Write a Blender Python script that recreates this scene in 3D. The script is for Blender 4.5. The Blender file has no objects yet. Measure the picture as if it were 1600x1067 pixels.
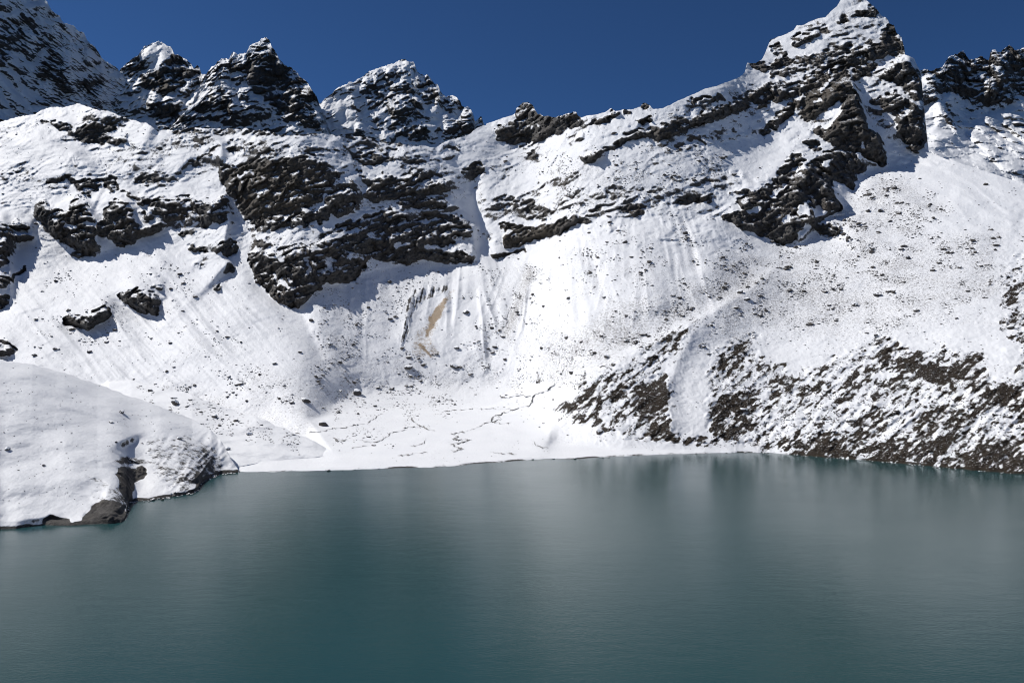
import bpy, math, random
import numpy as np

rng = np.random.default_rng(7)
random.seed(7)
scn = bpy.context.scene

# ------------------------------------------------------------------ camera
H = 120.0                      # eye height above the lake, metres
F = 1155.0                     # focal length in photo pixels (1600 wide)
CX, CY = 800.0, 533.5
cam_d = bpy.data.cameras.new("camera")
cam_d.sensor_width = 36.0
cam_d.lens = 36.0 * F / 1600.0
cam_d.clip_start = 1.0
cam_d.clip_end = 20000.0
cam = bpy.data.objects.new("camera", cam_d)
cam.location = (0, 0, H)
cam.rotation_euler = (math.radians(90), 0, 0)
scn.collection.objects.link(cam)
scn.camera = cam

# ------------------------------------------------------------------ sky, sun, exposure
SUN_AZ = math.radians(-70)     # from +Y, negative = left
SUN_EL = math.radians(47)
world = bpy.data.worlds.new("World")
scn.world = world
world.use_nodes = True
wt = world.node_tree
wt.nodes.clear()
sky = wt.nodes.new("ShaderNodeTexSky")
sky.sky_type = 'NISHITA'
sky.sun_disc = False
sky.sun_elevation = SUN_EL
sky.sun_rotation = SUN_AZ
sky.altitude = 5200
sky.air_density = 1.0
sky.dust_density = 0.0
sky.ozone_density = 10.0
bg = wt.nodes.new("ShaderNodeBackground")
bg.inputs['Strength'].default_value = 0.060
wo = wt.nodes.new("ShaderNodeOutputWorld")
hs = wt.nodes.new("ShaderNodeHueSaturation")
hs.inputs['Saturation'].default_value = 1.05
wt.links.new(sky.outputs[0], hs.inputs['Color'])
wt.links.new(hs.outputs[0], bg.inputs[0])
wt.links.new(bg.outputs[0], wo.inputs[0])
sun_d = bpy.data.lights.new("sun", 'SUN')
sun_d.energy = 4.2
sun_d.angle = math.radians(0.53)
sun_d.color = (1.0, 0.965, 0.92)
sun = bpy.data.objects.new("sun", sun_d)
from mathutils import Vector
sdir = Vector((math.sin(SUN_AZ) * math.cos(SUN_EL), math.cos(SUN_AZ) * math.cos(SUN_EL), math.sin(SUN_EL)))
sun.rotation_euler = sdir.to_track_quat('Z', 'Y').to_euler()
sun.location = (-400, 200, 900)
scn.collection.objects.link(sun)
scn.view_settings.view_transform = 'Standard'
scn.view_settings.look = 'None'
scn.view_settings.exposure = 0.13
scn.view_settings.gamma = 1.0
scn.view_settings.use_curve_mapping = False
scn.render.engine = 'CYCLES'
scn.cycles.max_bounces = 5
scn.cycles.diffuse_bounces = 3
scn.cycles.pixel_filter_type = 'BLACKMAN_HARRIS'
scn.cycles.filter_width = 1.05

# ------------------------------------------------------------------ noise
_p = np.random.default_rng(11).permutation(256).astype(np.int32)
PERM = np.concatenate([_p, _p, _p])
_g = np.random.default_rng(12).normal(size=(256, 3)).astype(np.float32)
GRAD = _g / np.linalg.norm(_g, axis=1, keepdims=True)

def perlin(x, y, z):
    xf, yf, zf = np.floor(x), np.floor(y), np.floor(z)
    fx, fy, fz = (x - xf).astype(np.float32), (y - yf).astype(np.float32), (z - zf).astype(np.float32)
    xi, yi, zi = xf.astype(np.int32) & 255, yf.astype(np.int32) & 255, zf.astype(np.int32) & 255
    u = fx * fx * fx * (fx * (fx * 6 - 15) + 10)
    v = fy * fy * fy * (fy * (fy * 6 - 15) + 10)
    w = fz * fz * fz * (fz * (fz * 6 - 15) + 10)
    def c(dx, dy, dz):
        g = GRAD[PERM[PERM[PERM[xi + dx] + yi + dy] + zi + dz]]
        return g[..., 0] * (fx - dx) + g[..., 1] * (fy - dy) + g[..., 2] * (fz - dz)
    a = c(0, 0, 0); a += u * (c(1, 0, 0) - a)
    b = c(0, 1, 0); b += u * (c(1, 1, 0) - b)
    a += v * (b - a)
    d = c(0, 0, 1); d += u * (c(1, 0, 1) - d)
    e = c(0, 1, 1); e += u * (c(1, 1, 1) - e)
    d += v * (e - d)
    return (a + w * (d - a)) * 1.6

def pn(P, s, o=0.0):
    """noise of wavelength s metres at the points P"""
    return perlin(P[0] / s + o, P[1] / s + o * 1.7 + 31.3, P[2] / s + o * 0.6 + 7.7)

def sstep(a, b, x):
    t = np.clip((x - a) / (b - a), 0, 1)
    return t * t * (3 - 2 * t)

# ------------------------------------------------------------------ map of the place, drawn in photo pixels and carried to the ground below
UP, U0, U1, V0, V1 = 1.5, -260.0, 1860.0, -70.0, 870.0
gu = np.arange(U0, U1, UP); gv = np.arange(V0, V1, UP)
NU, NV = len(gu), len(gv)

def poly_sd(pts, X, Y):
    """signed distance, positive inside"""
    pts = np.asarray(pts, float)
    d2 = np.full(X.shape, 1e18); inside = np.zeros(X.shape, bool)
    for (x0, y0), (x1, y1) in zip(pts, np.roll(pts, -1, 0)):
        ex, ey = x1 - x0, y1 - y0
        t = np.clip(((X - x0) * ex + (Y - y0) * ey) / (ex * ex + ey * ey + 1e-9), 0, 1)
        d2 = np.minimum(d2, (X - x0 - t * ex) ** 2 + (Y - y0 - t * ey) ** 2)
        if y0 != y1:
            inside ^= ((y0 > Y) != (y1 > Y)) & (X < (x1 - x0) * (Y - y0) / (y1 - y0) + x0)
    return np.where(inside, 1, -1) * np.sqrt(d2)

def P_(s):
    a = [float(k) for k in s.replace(';', ' ').replace(',', ' ').split()]
    return list(zip(a[0::2], a[1::2]))

def box(pts, pad):
    p = np.asarray(pts)
    i0 = max(0, int((p[:, 0].min() - pad - U0) / UP)); i1 = min(NU, int((p[:, 0].max() + pad - U0) / UP) + 2)
    j0 = max(0, int((p[:, 1].min() - pad - V0) / UP)); j1 = min(NV, int((p[:, 1].max() + pad - V0) / UP) + 2)
    return slice(j0, j1), slice(i0, i1)

def paint(field, pts, val, soft=4.0, mode='max'):
    if isinstance(pts, str): pts = P_(pts)
    sl = box(pts, soft + 2)
    X, Y = np.meshgrid(gu[sl[1]], gv[sl[0]])
    if X.size == 0: return
    m = sstep(-soft, soft, poly_sd(pts, X, Y))
    f = field[sl]
    if mode == 'max': field[sl] = np.maximum(f, m * val)
    elif mode == 'mix': field[sl] = f * (1 - m) + val * m
    elif mode == 'add': field[sl] = f + m * val

def line_field(field, pts, amp, wl, wr=None, up=1.0):
    """a rib (amp > 0, towards the lake) along a polyline; wl / wr are the widths of its left and right flank"""
    if isinstance(pts, str): pts = P_(pts)
    wr = wl if wr is None else wr
    sl = box(pts, max(wl, wr) * 2.5)
    X, Y = np.meshgrid(gu[sl[1]], gv[sl[0]])
    if X.size == 0: return
    best = np.full(X.shape, 1e9); side = np.zeros(X.shape); tt = np.zeros(X.shape)
    n = len(pts) - 1
    for k in range(n):
        (x0, y0), (x1, y1) = pts[k], pts[k + 1]
        ex, ey = x1 - x0, y1 - y0; L = math.hypot(ex, ey) + 1e-9
        t = np.clip(((X - x0) * ex + (Y - y0) * ey) / L / L, 0, 1)
        d = np.hypot(X - x0 - t * ex, Y - y0 - t * ey)
        s = (X - x0) * ey / L - (Y - y0) * ex / L      # > 0: right of a line that runs down the picture
        m = d < best
        best = np.where(m, d, best); side = np.where(m, s, side); tt = np.where(m, (k + t) / n, tt)
    w = np.where(side > 0, wr, wl)
    env = sstep(0, .16, np.minimum(tt, 1 - tt))
    field[sl] += amp * env * np.exp(-(best / w) ** 1.5)

def blur(f, r, it=2):
    k = int(r)
    for _ in range(it):
        for ax in (0, 1):
            pad = [(0, 0), (0, 0)]; pad[ax] = (k + 1, k)
            c = np.cumsum(np.pad(f, pad, mode='edge'), axis=ax)
            n = f.shape[ax]
            f = (np.take(c, range(2 * k + 1, 2 * k + 1 + n), axis=ax) - np.take(c, range(0, n), axis=ax)) / (2 * k + 1)
    return f

def sample(field, U, V):
    x = np.clip((U - U0) / UP, 0, NU - 1.001); y = np.clip((V - V0) / UP, 0, NV - 1.001)
    i, j = x.astype(int), y.astype(int); a, b = x - i, y - j
    return (field[j, i] * (1 - a) + field[j, i + 1] * a) * (1 - b) + (field[j + 1, i] * (1 - a) + field[j + 1, i + 1] * a) * b

def curve(s, u):
    p = np.asarray(P_(s) if isinstance(s, str) else s)
    return np.interp(u, p[:, 0], p[:, 1])

# rocky ground of the main valley wall: polygon, how bare it is
ROCK = [
 # left cliffs
 ("57,315 70,312 80,328 105,330 115,312 125,308 135,318 140,330 148,345 150,360 145,372 150,385 140,395 135,402 115,388 105,385 85,370 75,355 60,345 55,330", 1),
 ("148,365 152,345 165,345 160,330 175,315 190,313 200,320 205,335 208,350 205,365 209,375 195,383 180,382 178,372 160,372", 1.05),
 ("100,275 108,285 125,300 140,305 152,300 155,285 155,278 145,278 125,284 110,280", 1.05),
 ("160,280 175,278 185,285 185,295 175,302 165,295", .95),
 ("65,290 100,275 110,277 100,286 75,290", .8),
 ("190,300 205,302 215,310 230,308 240,312 258,309 270,312 285,305 300,310 310,315 335,318 350,300 357,312 350,330 355,345 340,350 330,348 320,360 312,350 310,335 290,330 292,340 275,345 258,345 245,335 235,345 225,345 222,328 235,322 210,312", .92),
 ("208,358 225,355 240,352 250,350 252,360 235,367 215,363", 1),
 ("25,340 40,352 48,372 40,377 20,372 12,360", 1), ("-60,335 0,345 10,352 15,380 12,400 15,410 0,418 -60,425", .95),
 ("-40,432 0,432 15,435 40,415 38,425 20,440 10,450 -40,455", .8), ("-40,462 15,460 15,475 0,482 -40,485", .9),
 ("110,400 130,385 148,392 150,400 135,404", .8),
 ("277,365 290,358 303,362 303,368 285,370", .8), ("293,385 300,382 325,388 325,393 300,392", .8),
 ("330,390 345,378 365,375 372,385 370,395 355,402 345,398", .9), ("240,408 262,412 255,417 240,414", .5),
 ("235,425 252,428 258,436 245,440", .5), ("300,412 325,405 320,418 305,420", .6),
 ("335,445 345,443 350,452 340,453", .75), ("355,410 368,418 365,430 355,428", .7),
 # central cliffs
 ("338,270 345,258 370,262 400,248 420,247 440,250 455,243 475,240 500,247 520,265 530,270 530,290 520,300 500,315 480,320 478,332 460,330 440,345 420,355 400,362 397,350 385,340 375,320 360,305 348,290", .98),
 ("443,350 480,325 492,330 505,320 510,305 530,295 545,290 548,280 555,288 560,300 555,325 545,335 530,340 518,335 510,345 500,353 490,345 480,355 460,357 445,355", .95),
 ("395,355 430,350 470,330 482,322 480,335 455,350 430,360 405,364", .95),
 ("555,262 565,270 582,280 600,270 620,275 650,270 680,272 700,285 703,298 690,303 665,305 645,312 620,312 605,308 590,320 575,315 570,300 580,290 560,283", .9),
 ("625,320 650,313 665,308 685,308 700,318 697,327 675,325 650,325 630,325", .85),
 ("500,370 520,360 530,350 560,345 580,340 595,330 615,327 630,335 640,350 655,340 680,333 700,335 720,335 730,345 738,360 735,370 710,372 705,380 690,390 695,400 715,395 730,398 740,410 720,413 690,410 660,405 640,413 615,413 600,408 580,400 570,420 560,432 545,445 525,443 510,440 500,450 490,458 480,467 468,480 455,483 440,475 425,462 412,450 400,440 395,425 388,410 388,398 400,395 420,395 440,390 455,385 470,382 485,388 495,380", 1),
 ("395,377 410,372 425,380 420,385 400,385", .75),
 ("545,235 570,238 600,245 620,250 590,262 560,260 552,250", .7), ("630,250 660,245 668,255 640,262", .6),
 ("350,215 375,213 400,222 440,228 500,222 520,232 500,242 440,245 400,245 360,248", .42),
 ("500,215 560,222 620,230 640,240 600,245 540,235", .4),
 ("720,268 735,255 748,253 760,260 755,270 740,282 725,275", .75), ("700,230 715,227 720,235 705,238", .7),
 ("695,225 740,215 780,222 800,232 770,245 730,240", .32),
 ("778,352 785,348 805,352 830,355 845,352 860,350 880,345 895,338 915,340 925,345 905,350 890,355 880,365 860,370 845,375 830,380 810,385 790,385 785,375 787,365", 1),
 ("765,395 780,393 800,395 820,388 825,393 800,400 780,408 765,400", .9),
 ("745,310 790,305 840,315 870,330 850,345 800,345 765,350 750,330", .47), ("745,355 775,360 780,385 760,395 745,380", .35),
 ("830,285 880,275 900,265 925,270 880,292 840,295", .5), ("820,240 835,235 855,245 840,257 825,255", .6),
 ("700,245 730,240 735,290 715,300", .25),
 # cliffs below the ridge
 ("775,205 785,195 800,190 830,183 850,180 862,183 880,180 900,174 907,184 910,192 895,200 870,208 850,215 835,222 815,225 795,228 778,220", 1),
 ("803,180 805,172 815,158 828,156 834,164 840,178 830,185 810,184", 1),
 ("915,195 930,190 950,183 962,178 970,180 955,190 930,195", .85), ("975,172 990,175 985,182 972,180", .8), ("952,180 955,170 962,174 960,180", .9),
 ("990,190 1010,183 1020,180 1015,195 1005,200 995,193", .85), ("1002,173 1005,161 1015,164 1020,173", 1),
 ("1010,205 1020,200 1045,190 1065,185 1075,190 1095,180 1110,175 1130,165 1150,155 1165,150 1170,160 1168,172 1150,178 1130,185 1110,190 1085,200 1070,210 1050,215 1030,220 1012,212", 1.05),
 ("905,245 930,240 950,230 965,220 980,210 1000,200 1010,205 1010,215 985,222 965,230 945,240 925,256 905,252", .85),
 ("1070,160 1085,155 1110,150 1130,150 1132,157 1115,162 1100,158 1080,163", .9),
 ("870,222 920,205 935,212 880,230", .5), ("1050,225 1150,195 1200,200 1190,215 1120,230 1060,240", .42),
 ("1010,295 1050,280 1100,265 1105,272 1060,290 1020,300", .47), ("960,325 985,318 1010,325 1008,335 980,335", .7),
 ("1050,320 1080,308 1115,305 1110,315 1080,320", .65), ("915,335 940,322 945,330 925,337", .65), ("940,300 990,290 1030,300 1000,315 950,315", .38),
 # the right-hand peak
 ("1235,60 1255,53 1280,48 1293,45 1295,52 1270,65 1250,72 1238,72", .9),
 ("1307,38 1315,30 1325,28 1320,37", .8), ("1335,22 1355,17 1370,15 1370,22 1350,28 1338,27", .8),
 ("1365,80 1375,60 1385,40 1397,38 1400,50 1405,60 1413,75 1415,88 1400,92 1385,85 1360,90", .75),
 ("1255,125 1275,108 1300,98 1330,82 1360,68 1385,70 1410,80 1414,88 1395,85 1375,90 1350,98 1325,110 1300,125 1280,135 1260,140", .98),
 ("1215,95 1250,85 1290,75 1320,65 1340,75 1300,95 1260,115 1230,118", .5),
 ("1200,70 1215,65 1225,75 1235,90 1240,105 1225,122 1205,122 1200,110 1210,95", .68), ("1170,100 1190,95 1205,105 1195,115 1175,108", .75),
 ("1165,150 1200,128 1235,130 1260,128 1262,140 1240,155 1215,162 1190,168 1175,160", .92),
 ("1200,190 1225,170 1245,150 1262,140 1262,155 1250,165 1235,185 1215,200 1195,215 1185,212", .9),
 ("1330,115 1355,100 1372,98 1370,110 1345,125 1330,130", .75), ("1350,165 1365,160 1400,165 1400,200 1380,205 1358,190", .55),
 ("1375,120 1385,110 1400,95 1415,92 1425,100 1432,110 1440,130 1442,150 1435,158 1420,150 1410,135 1395,130", .95),
 ("1358,160 1380,150 1400,145 1415,148 1430,160 1440,175 1441,200 1443,225 1435,237 1425,235 1410,220 1400,200 1400,185 1375,165", .95),
 # the dark spur in front of it
 ("1322,107 1335,140 1345,165 1352,190 1360,205 1375,212 1385,260 1380,265 1365,255 1355,245 1340,240 1320,235 1300,228 1285,215 1268,205 1290,195 1305,185 1312,165 1318,150 1300,165 1285,175 1275,185 1262,190 1256,185 1255,165 1260,145 1268,130 1290,118", 1.5),
 ("1213,268 1225,255 1240,240 1255,245 1262,255 1280,245 1290,238 1310,232 1330,238 1345,255 1352,262 1350,270 1338,275 1340,292 1335,298 1320,290 1305,285 1300,290 1305,310 1317,322 1315,330 1300,330 1285,322 1270,320 1272,345 1255,350 1250,362 1245,372 1235,380 1222,385 1210,378 1195,370 1180,368 1165,360 1155,355 1135,345 1130,338 1145,330 1160,328 1150,315 1165,305 1185,300 1195,290 1210,285", 1.25),
 ("1268,352 1280,340 1300,345 1312,352 1308,368 1295,370 1275,362", .85), ("1147,303 1160,295 1175,298 1165,308", .8),
 ("1100,310 1115,303 1118,310", .6), ("1255,222 1275,218 1285,228 1280,238 1262,235", .7), ("1320,375 1350,370 1378,385 1370,395 1325,395", .35),
 # ledges above the left cliffs, with the dome's painted shade
 ("60,190 85,190 110,195 115,210 100,205", .85), ("118,205 130,195 180,195 185,205 160,212 140,225 120,220", .8),
 ("140,222 160,215 190,215 200,212 195,222 160,228", .7), ("110,178 150,172 240,192 245,205 190,212 120,190", .36),
 ("68,215 110,212 112,228 75,225", .4), ("285,255 300,250 325,238 343,224 345,230 325,245 305,256", .8),
 ("350,240 360,230 380,228 385,237 365,240", .75), ("0,195 50,186 70,200 50,215 0,215", .25), ("262,196 520,204 640,222 640,232 520,217 262,212", .5), ("205,275 345,235 350,262 300,288 205,296", .34), ("250,205 340,205 345,222 280,245 200,262", .30), ("0,262 60,262 130,290 60,318 0,330", .36),  # rock tone across the dome's lower right side stands for its shade
]
OUTCROPS = [
 ("180,460 195,457 215,452 230,452 245,462 250,470 248,485 245,493 225,490 205,482 190,470", 1, 22),
 ("235,447 255,445 258,452 245,457", .9, 10),
 ("100,500 110,490 125,493 150,482 165,478 173,482 176,492 165,503 150,508 135,517 120,512 102,507", 1.1, 26),
 ("-20,535 12,532 22,540 25,552 15,557 -20,560", 1, 18),
]
SNOW_LEDGES = ["445,309 475,301 478,306 455,315", "410,350 450,338 475,322 480,326 455,343 420,356", "505,300 530,280 540,283 520,300 505,312", "640,300 665,283 675,285 655,300",
 "505,370 540,360 560,352 570,358 540,368 510,378", "530,400 560,395 570,405 545,410", "610,380 640,378 645,385 615,390", "500,405 520,398 525,425 510,420", "425,430 450,440 465,455 450,452 430,442",
 "410,395 440,400 455,410 440,412", "470,395 480,392 488,420 480,430", "560,372 580,365 600,370 585,376", "660,385 680,382 690,388 670,392", "395,300 415,292 420,296 402,308", "470,275 478,270 480,285 474,290",
 "405,325 440,312 445,316 415,330", "370,275 395,268 398,274 375,283", "430,365 470,350 478,354 445,370",
 "1240,265 1262,250 1266,255 1245,275", "1200,310 1225,285 1230,290 1210,312", "1245,325 1262,318 1268,328 1262,338 1248,340", "1165,330 1185,320 1190,326 1172,336", "1280,258 1300,250 1303,256 1285,264", "1215,345 1232,335 1236,342 1222,352",
 "95,345 120,352 125,362 100,358", "130,340 150,352 148,362 135,352", "225,330 240,322 245,335 230,340", "170,345 185,350 180,358", "275,320 300,318 300,326 280,330", "80,340 95,335 98,342 85,348", "320,325 335,322 332,335 322,336",
 "1284,190 1310,164 1317,170 1302,196 1286,206", "1280,140 1300,120 1303,124 1284,144", "1270,160 1285,155 1287,160 1272,165", "1340,225 1350,222 1356,236 1346,236",
 "1290,112 1330,96 1332,100 1295,117", "1375,178 1392,172 1396,184 1380,190", "1410,165 1422,172 1420,185 1410,180", "820,200 850,192 852,197 824,206", "1060,198 1090,190 1092,194 1064,203"]
VEG = [
 ("865,640 900,610 960,570 1010,540 1050,520 1090,500 1070,540 1045,560 1040,590 1045,640 1050,692 1000,690 960,680 930,670 900,668 870,665", .50),
 ("1000,600 1040,585 1050,600 1045,640 1050,680 1060,690 1020,690 990,650", .85),
 ("870,640 905,605 960,575 950,600 920,630 890,655", .66),
 ("1105,570 1120,540 1160,530 1185,525 1180,545 1200,560 1240,580 1300,560 1340,540 1345,535 1370,525 1400,532 1425,550 1440,550 1490,540 1540,550 1545,580 1560,600 1600,560 1700,540 1860,540 1860,790 1600,752 1500,744 1400,734 1330,726 1230,714 1200,708 1150,697 1110,690 1100,650 1108,610", .53),
 ("1105,640 1130,620 1165,600 1190,620 1180,660 1150,692 1115,690", .85), ("1130,540 1180,527 1160,570 1120,600 1110,580", .7),
 ("1370,555 1400,540 1440,560 1480,570 1530,565 1535,590 1490,610 1450,600 1400,580 1380,570", .85),
 ("1330,714 1350,690 1400,680 1440,695 1460,734 1400,730", .8), ("1440,700 1500,640 1560,600 1600,590 1600,620 1540,650 1490,690 1460,735 1430,732", .85),
 ("1480,740 1520,690 1600,700 1700,720 1700,770 1600,752", .9), ("1200,704 1240,685 1290,690 1300,722 1250,718", .85),
 ("1060,680 1100,685 1110,692 1060,694", .6),
 ("1560,470 1580,450 1600,430 1680,380 1700,410 1600,462 1575,480", .85), ("1540,440 1600,385 1700,330 1700,380 1600,430 1560,460", .42),
 ("1560,500 1600,470 1700,440 1860,420 1860,540 1600,560 1570,520", .5),
]
SOIL = [("666,515 671,495 683,478 696,464 699,470 692,490 680,508 670,524 662,530", .85), ("650,540 657,536 668,546 680,562 668,556", .8),
        ("640,550 648,520 665,505 700,455 712,450 705,470 690,500 675,530 690,560 650,560", .47)]
SCARP = [("634,470 645,452 665,447 690,446 705,445 700,455 685,462 665,470 650,480 643,500 640,520 628,545 622,535 630,515 632,495", .8)]
# how dense the loose stones lie on the snow
STONES = [("340,590 500,560 640,560 720,590 700,650 540,690 420,680", .5), ("500,500 560,540 560,610 500,590", .7), ("800,400 870,470 870,620 800,610", .35),
 ("860,520 960,480 1080,430 1150,400 1230,400 1180,460 1090,500 1000,545 900,600 830,610", 1.0), ("1150,390 1330,370 1560,370 1560,470 1350,530 1180,530 1100,540", .9),
 ("1310,330 1360,280 1400,270 1480,330 1420,380 1320,380", .9), ("850,400 1000,360 1100,380 1080,440 900,470", .35), ("800,250 1130,230 1130,340 900,330", .5),
 ("250,600 330,615 420,665 400,700 330,670", 1.0), ("420,390 700,400 640,470 600,560 520,520", .35), ("60,400 300,420 400,560 250,560 60,520", .22),
 ("828,420 834,424 805,490 795,530 788,528 800,485", 2.5), ("905,395 912,400 955,470 948,474", 1.2), ("1060,340 1068,340 1100,440 1090,440", 1.2), ("760,420 800,430 800,520 770,600 740,620 700,600 760,500", .5), ("1370,180 1600,220 1600,280 1480,250", .3)]
rock_f = np.zeros((NV, NU)); veg_f = np.zeros((NV, NU)); soil_f = np.zeros((NV, NU)); scarp_f = np.zeros((NV, NU)); stone_f = np.zeros((NV, NU))
for s, v in ROCK: paint(rock_f, s, v, 3.0 if v > .6 else 8.0)
for s in SNOW_LEDGES: paint(rock_f, s, .12, 2.2, 'mix')
for s, v, a in OUTCROPS: paint(rock_f, s, v, 2.5)
for s, v in (("690,235 1180,130 1200,260 1120,330 1000,350 740,320", .27), ("-260,150 340,195 345,300 -260,300", .22), ("340,205 720,220 740,420 400,420 345,300", .30), ("0,300 345,300 350,410 0,420", .22),
             ("1170,-20 1440,-20 1440,240 1350,200 1250,200", .25), ("300,640 560,560 860,560 860,640 500,640", .08)):
    paint(rock_f, s, v, 22.0)
for s, v in VEG: paint(veg_f, s, v, 10.0)
for s, v in SOIL: paint(soil_f, s, v * 1.15, 4.0)
for s, v in SCARP: paint(scarp_f, s, v, 3.0)
for s, v in STONES: paint(stone_f, s, v, 25.0)

SHORE = "-260,742 300,740 320,738 345,736 400,737 500,735 600,732 700,729 760,723 820,719 850,716 900,717 960,713 1000,711 1060,709 1130,708 1180,706 1200,707 1250,711 1300,715 1400,723 1500,733 1600,741 1860,765"
shore_c = curve(SHORE, gu) + 1.0 * np.interp(gu, np.arange(-260, 1870, 14), rng.normal(0, .45, len(np.arange(-260, 1870, 14))))

# steepness of the main wall, degrees
GU, GV = np.meshgrid(gu, gv)
S = (CY - GV) / F
th = np.full((NV, NU), 33.0)
paint(th, "-260,200 340,200 360,300 -260,300", 37, 20, 'mix')
paint(th, "340,200 1130,150 1130,330 740,330 700,260 340,230", 38, 20, 'mix')
paint(th, "1180,-70 1860,-70 1860,200 1445,236 1330,270 1130,200", 50, 15, 'mix')
paint(th, "430,660 560,610 700,600 830,600 900,640 980,700 980,740 300,760 300,700", 9, 14, 'mix')
paint(th, "-260,410 200,400 380,420 455,490 520,600 480,700 -260,700", 28, 20, 'mix')
paint(th, "-260,640 300,642 410,655 500,690 500,790 -260,790", 2, 10, 'mix')
paint(th, "300,700 515,700 480,655 560,640 700,632 800,628 850,640 880,672 930,685 1100,698 1200,700 1200,740 300,760", 1.6, 5, 'mix')
paint(th, "860,690 870,645 1100,500 1560,400 1860,380 1860,770 1600,742 1200,706 960,700", 31, 8, 'mix')
rb = blur(np.clip(rock_f, 0, 1), 3)
th = th * (1 - rb) + 66 * rb
tt = np.tan(np.radians(th))
tt = np.maximum(tt, S + 0.17)
Gv = 1.0 / (F * (tt - S))
lake = GV > shore_c[None, :]
Gv = np.where(lake, 1.0 / np.maximum(GV - CY, 20), Gv)
Gv = -Gv                        # d ln(depth) / dv  (v grows downwards)

# least-squares surface from those slopes (cosine transform)
def dct_solve(gx, gy, w):
    div = np.zeros_like(gx)
    div[:, :-1] += w * gx[:, :-1]; div[:, 1:] -= w * gx[:, :-1]
    div[:-1, :] += gy[:-1, :]; div[1:, :] -= gy[:-1, :]
    m, n = div.shape
    def dct(a):
        N = a.shape[-1]
        f = np.fft.fft(np.concatenate([a, a[..., ::-1]], -1))[..., :N]
        return (f * np.exp(-1j * np.pi * np.arange(N) / (2 * N))).real
    def idct(c):
        N = c.shape[-1]
        c2 = c.copy(); c2[..., 0] *= .5
        z = np.zeros(c.shape[:-1] + (4 * N,), complex)
        z[..., :N] = c2
        return (np.fft.ifft(z) * 4 * N)[..., 1:2 * N:2].real / N
    a = dct(dct(div).T).T
    k = 2 * np.cos(np.pi * np.arange(n) / n) - 2; l = 2 * np.cos(np.pi * np.arange(m) / m) - 2
    den = w * k[None, :] + l[:, None]; den[0, 0] = 1
    a = a / den; a[0, 0] = 0
    return idct(idct(a.T).T)

relief = np.zeros((NV, NU))     # metres towards the lake
LINES = [
 # ribs and crests: points, metres, left width, right width
 ("1322,107 1340,150 1352,190 1372,215 1386,262", 60, 55, 3), ("1240,240 1290,245 1340,292", 18, 50, 6),
 ("1250,255 1300,300 1316,330", 40, 50, 4), ("1230,280 1268,320 1272,350 1240,385", 30, 50, 5),
 ("1412,80 1430,112 1439,170 1440,225", 45, 50, 8),
 ("1100,498 1060,560 1040,620 1055,695", 9, 20, 14), ("1235,405 1170,455 1100,498 1000,548 900,605 862,645", 16, 10, 40),
 ("180,445 250,447 260,470", 8, 30, 5), ("125,308 150,345 152,395", 20, 45, 5), ("200,315 209,350 205,385", 18, 40, 5), ("350,295 358,345 345,400 365,420", 34, 60, 6),
 ("255,205 320,205 346,225 345,262", 26, 60, 8), ("740,345 740,380 735,410", 22, 60, 6), ("700,275 705,300 712,330", 20, 70, 8),
 ("556,270 560,300 550,335", 14, 40, 6), ("640,300 645,400", 8, 40, 6), ("0,330 15,370 15,480", 26, 60, 7), ("48,340 50,375", 12, 40, 5),
 ("130,160 200,180 252,206", 26, 50, 6), ("0,214 60,220 110,238 160,272", 16, 30, 8), ("262,200 240,235 215,275", 12, 26, 30), ("400,208 420,232 440,250", 10, 30, 12), ("520,212 540,235 560,262", 12, 30, 14), ("620,226 650,250 680,275", 12, 30, 14), ("110,240 100,270 150,300 160,305", 8, 60, 8),
 ("700,450 660,452 640,470 634,505 626,545", 9, 12, 6), ("690,462 672,500 660,540", -5, 12, 12),
 ("872,385 880,460 880,560", 13, 60, 30), ("980,350 1012,420 1030,500", 12, 60, 26), ("690,420 700,480 690,560", 6, 40, 24), ("1075,345 1105,420 1090,470", 6, 30, 30), ("772,410 768,470 748,570", 10, 34, 12), ("735,425 715,500", 5, 25, 10),
 ("830,400 800,470 790,520", -5, 6, 6), ("770,415 775,480", -6, 8, 8), ("920,390 945,470", -4, 10, 10), ("1065,350 1090,430", -6, 16, 16), ("1120,360 1180,430", -4, 14, 14),
 ("380,290 395,400 470,490 520,600", -14, 18, 14), ("735,270 745,330 765,400", -22, 14, 10), ("70,400 180,530 260,640", -4, 25, 20), ("200,420 330,560 420,650", 5, 30, 24),
 ("0,215 60,222 130,260", 8, 30, 30), ("1340,260 1440,330 1560,400", 6, 30, 30), ("1480,300 1600,350", 5, 30, 24),
]
for s, a, wl, wr in LINES: line_field(relief, s, a, wl, wr)
for s, v, a in OUTCROPS:
    sl = box(P_(s), 10); X, Y = np.meshgrid(gu[sl[1]], gv[sl[0]])
    relief[sl] += a * sstep(-1, 9, poly_sd(P_(s), X, Y))
for s, a in (("50,318 150,300 350,305 352,350 250,362 150,402 60,360", 16), ("-60,335 20,345 45,372 12,400 12,478 -60,480", 20), ("395,390 520,372 700,338 738,360 735,412 640,414 560,435 468,482 400,440", 6)):
    sl = box(P_(s), 20); X, Y = np.meshgrid(gu[sl[1]], gv[sl[0]])
    relief[sl] += a * sstep(-3, 16, poly_sd(P_(s), X, Y))
for s, v in ROCK:
    if v > .84:
        sl = box(P_(s), 12); X, Y = np.meshgrid(gu[sl[1]], gv[sl[0]])
        if X.size: relief[sl] += 9 * sstep(-1, 8, poly_sd(P_(s), X, Y))

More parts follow.
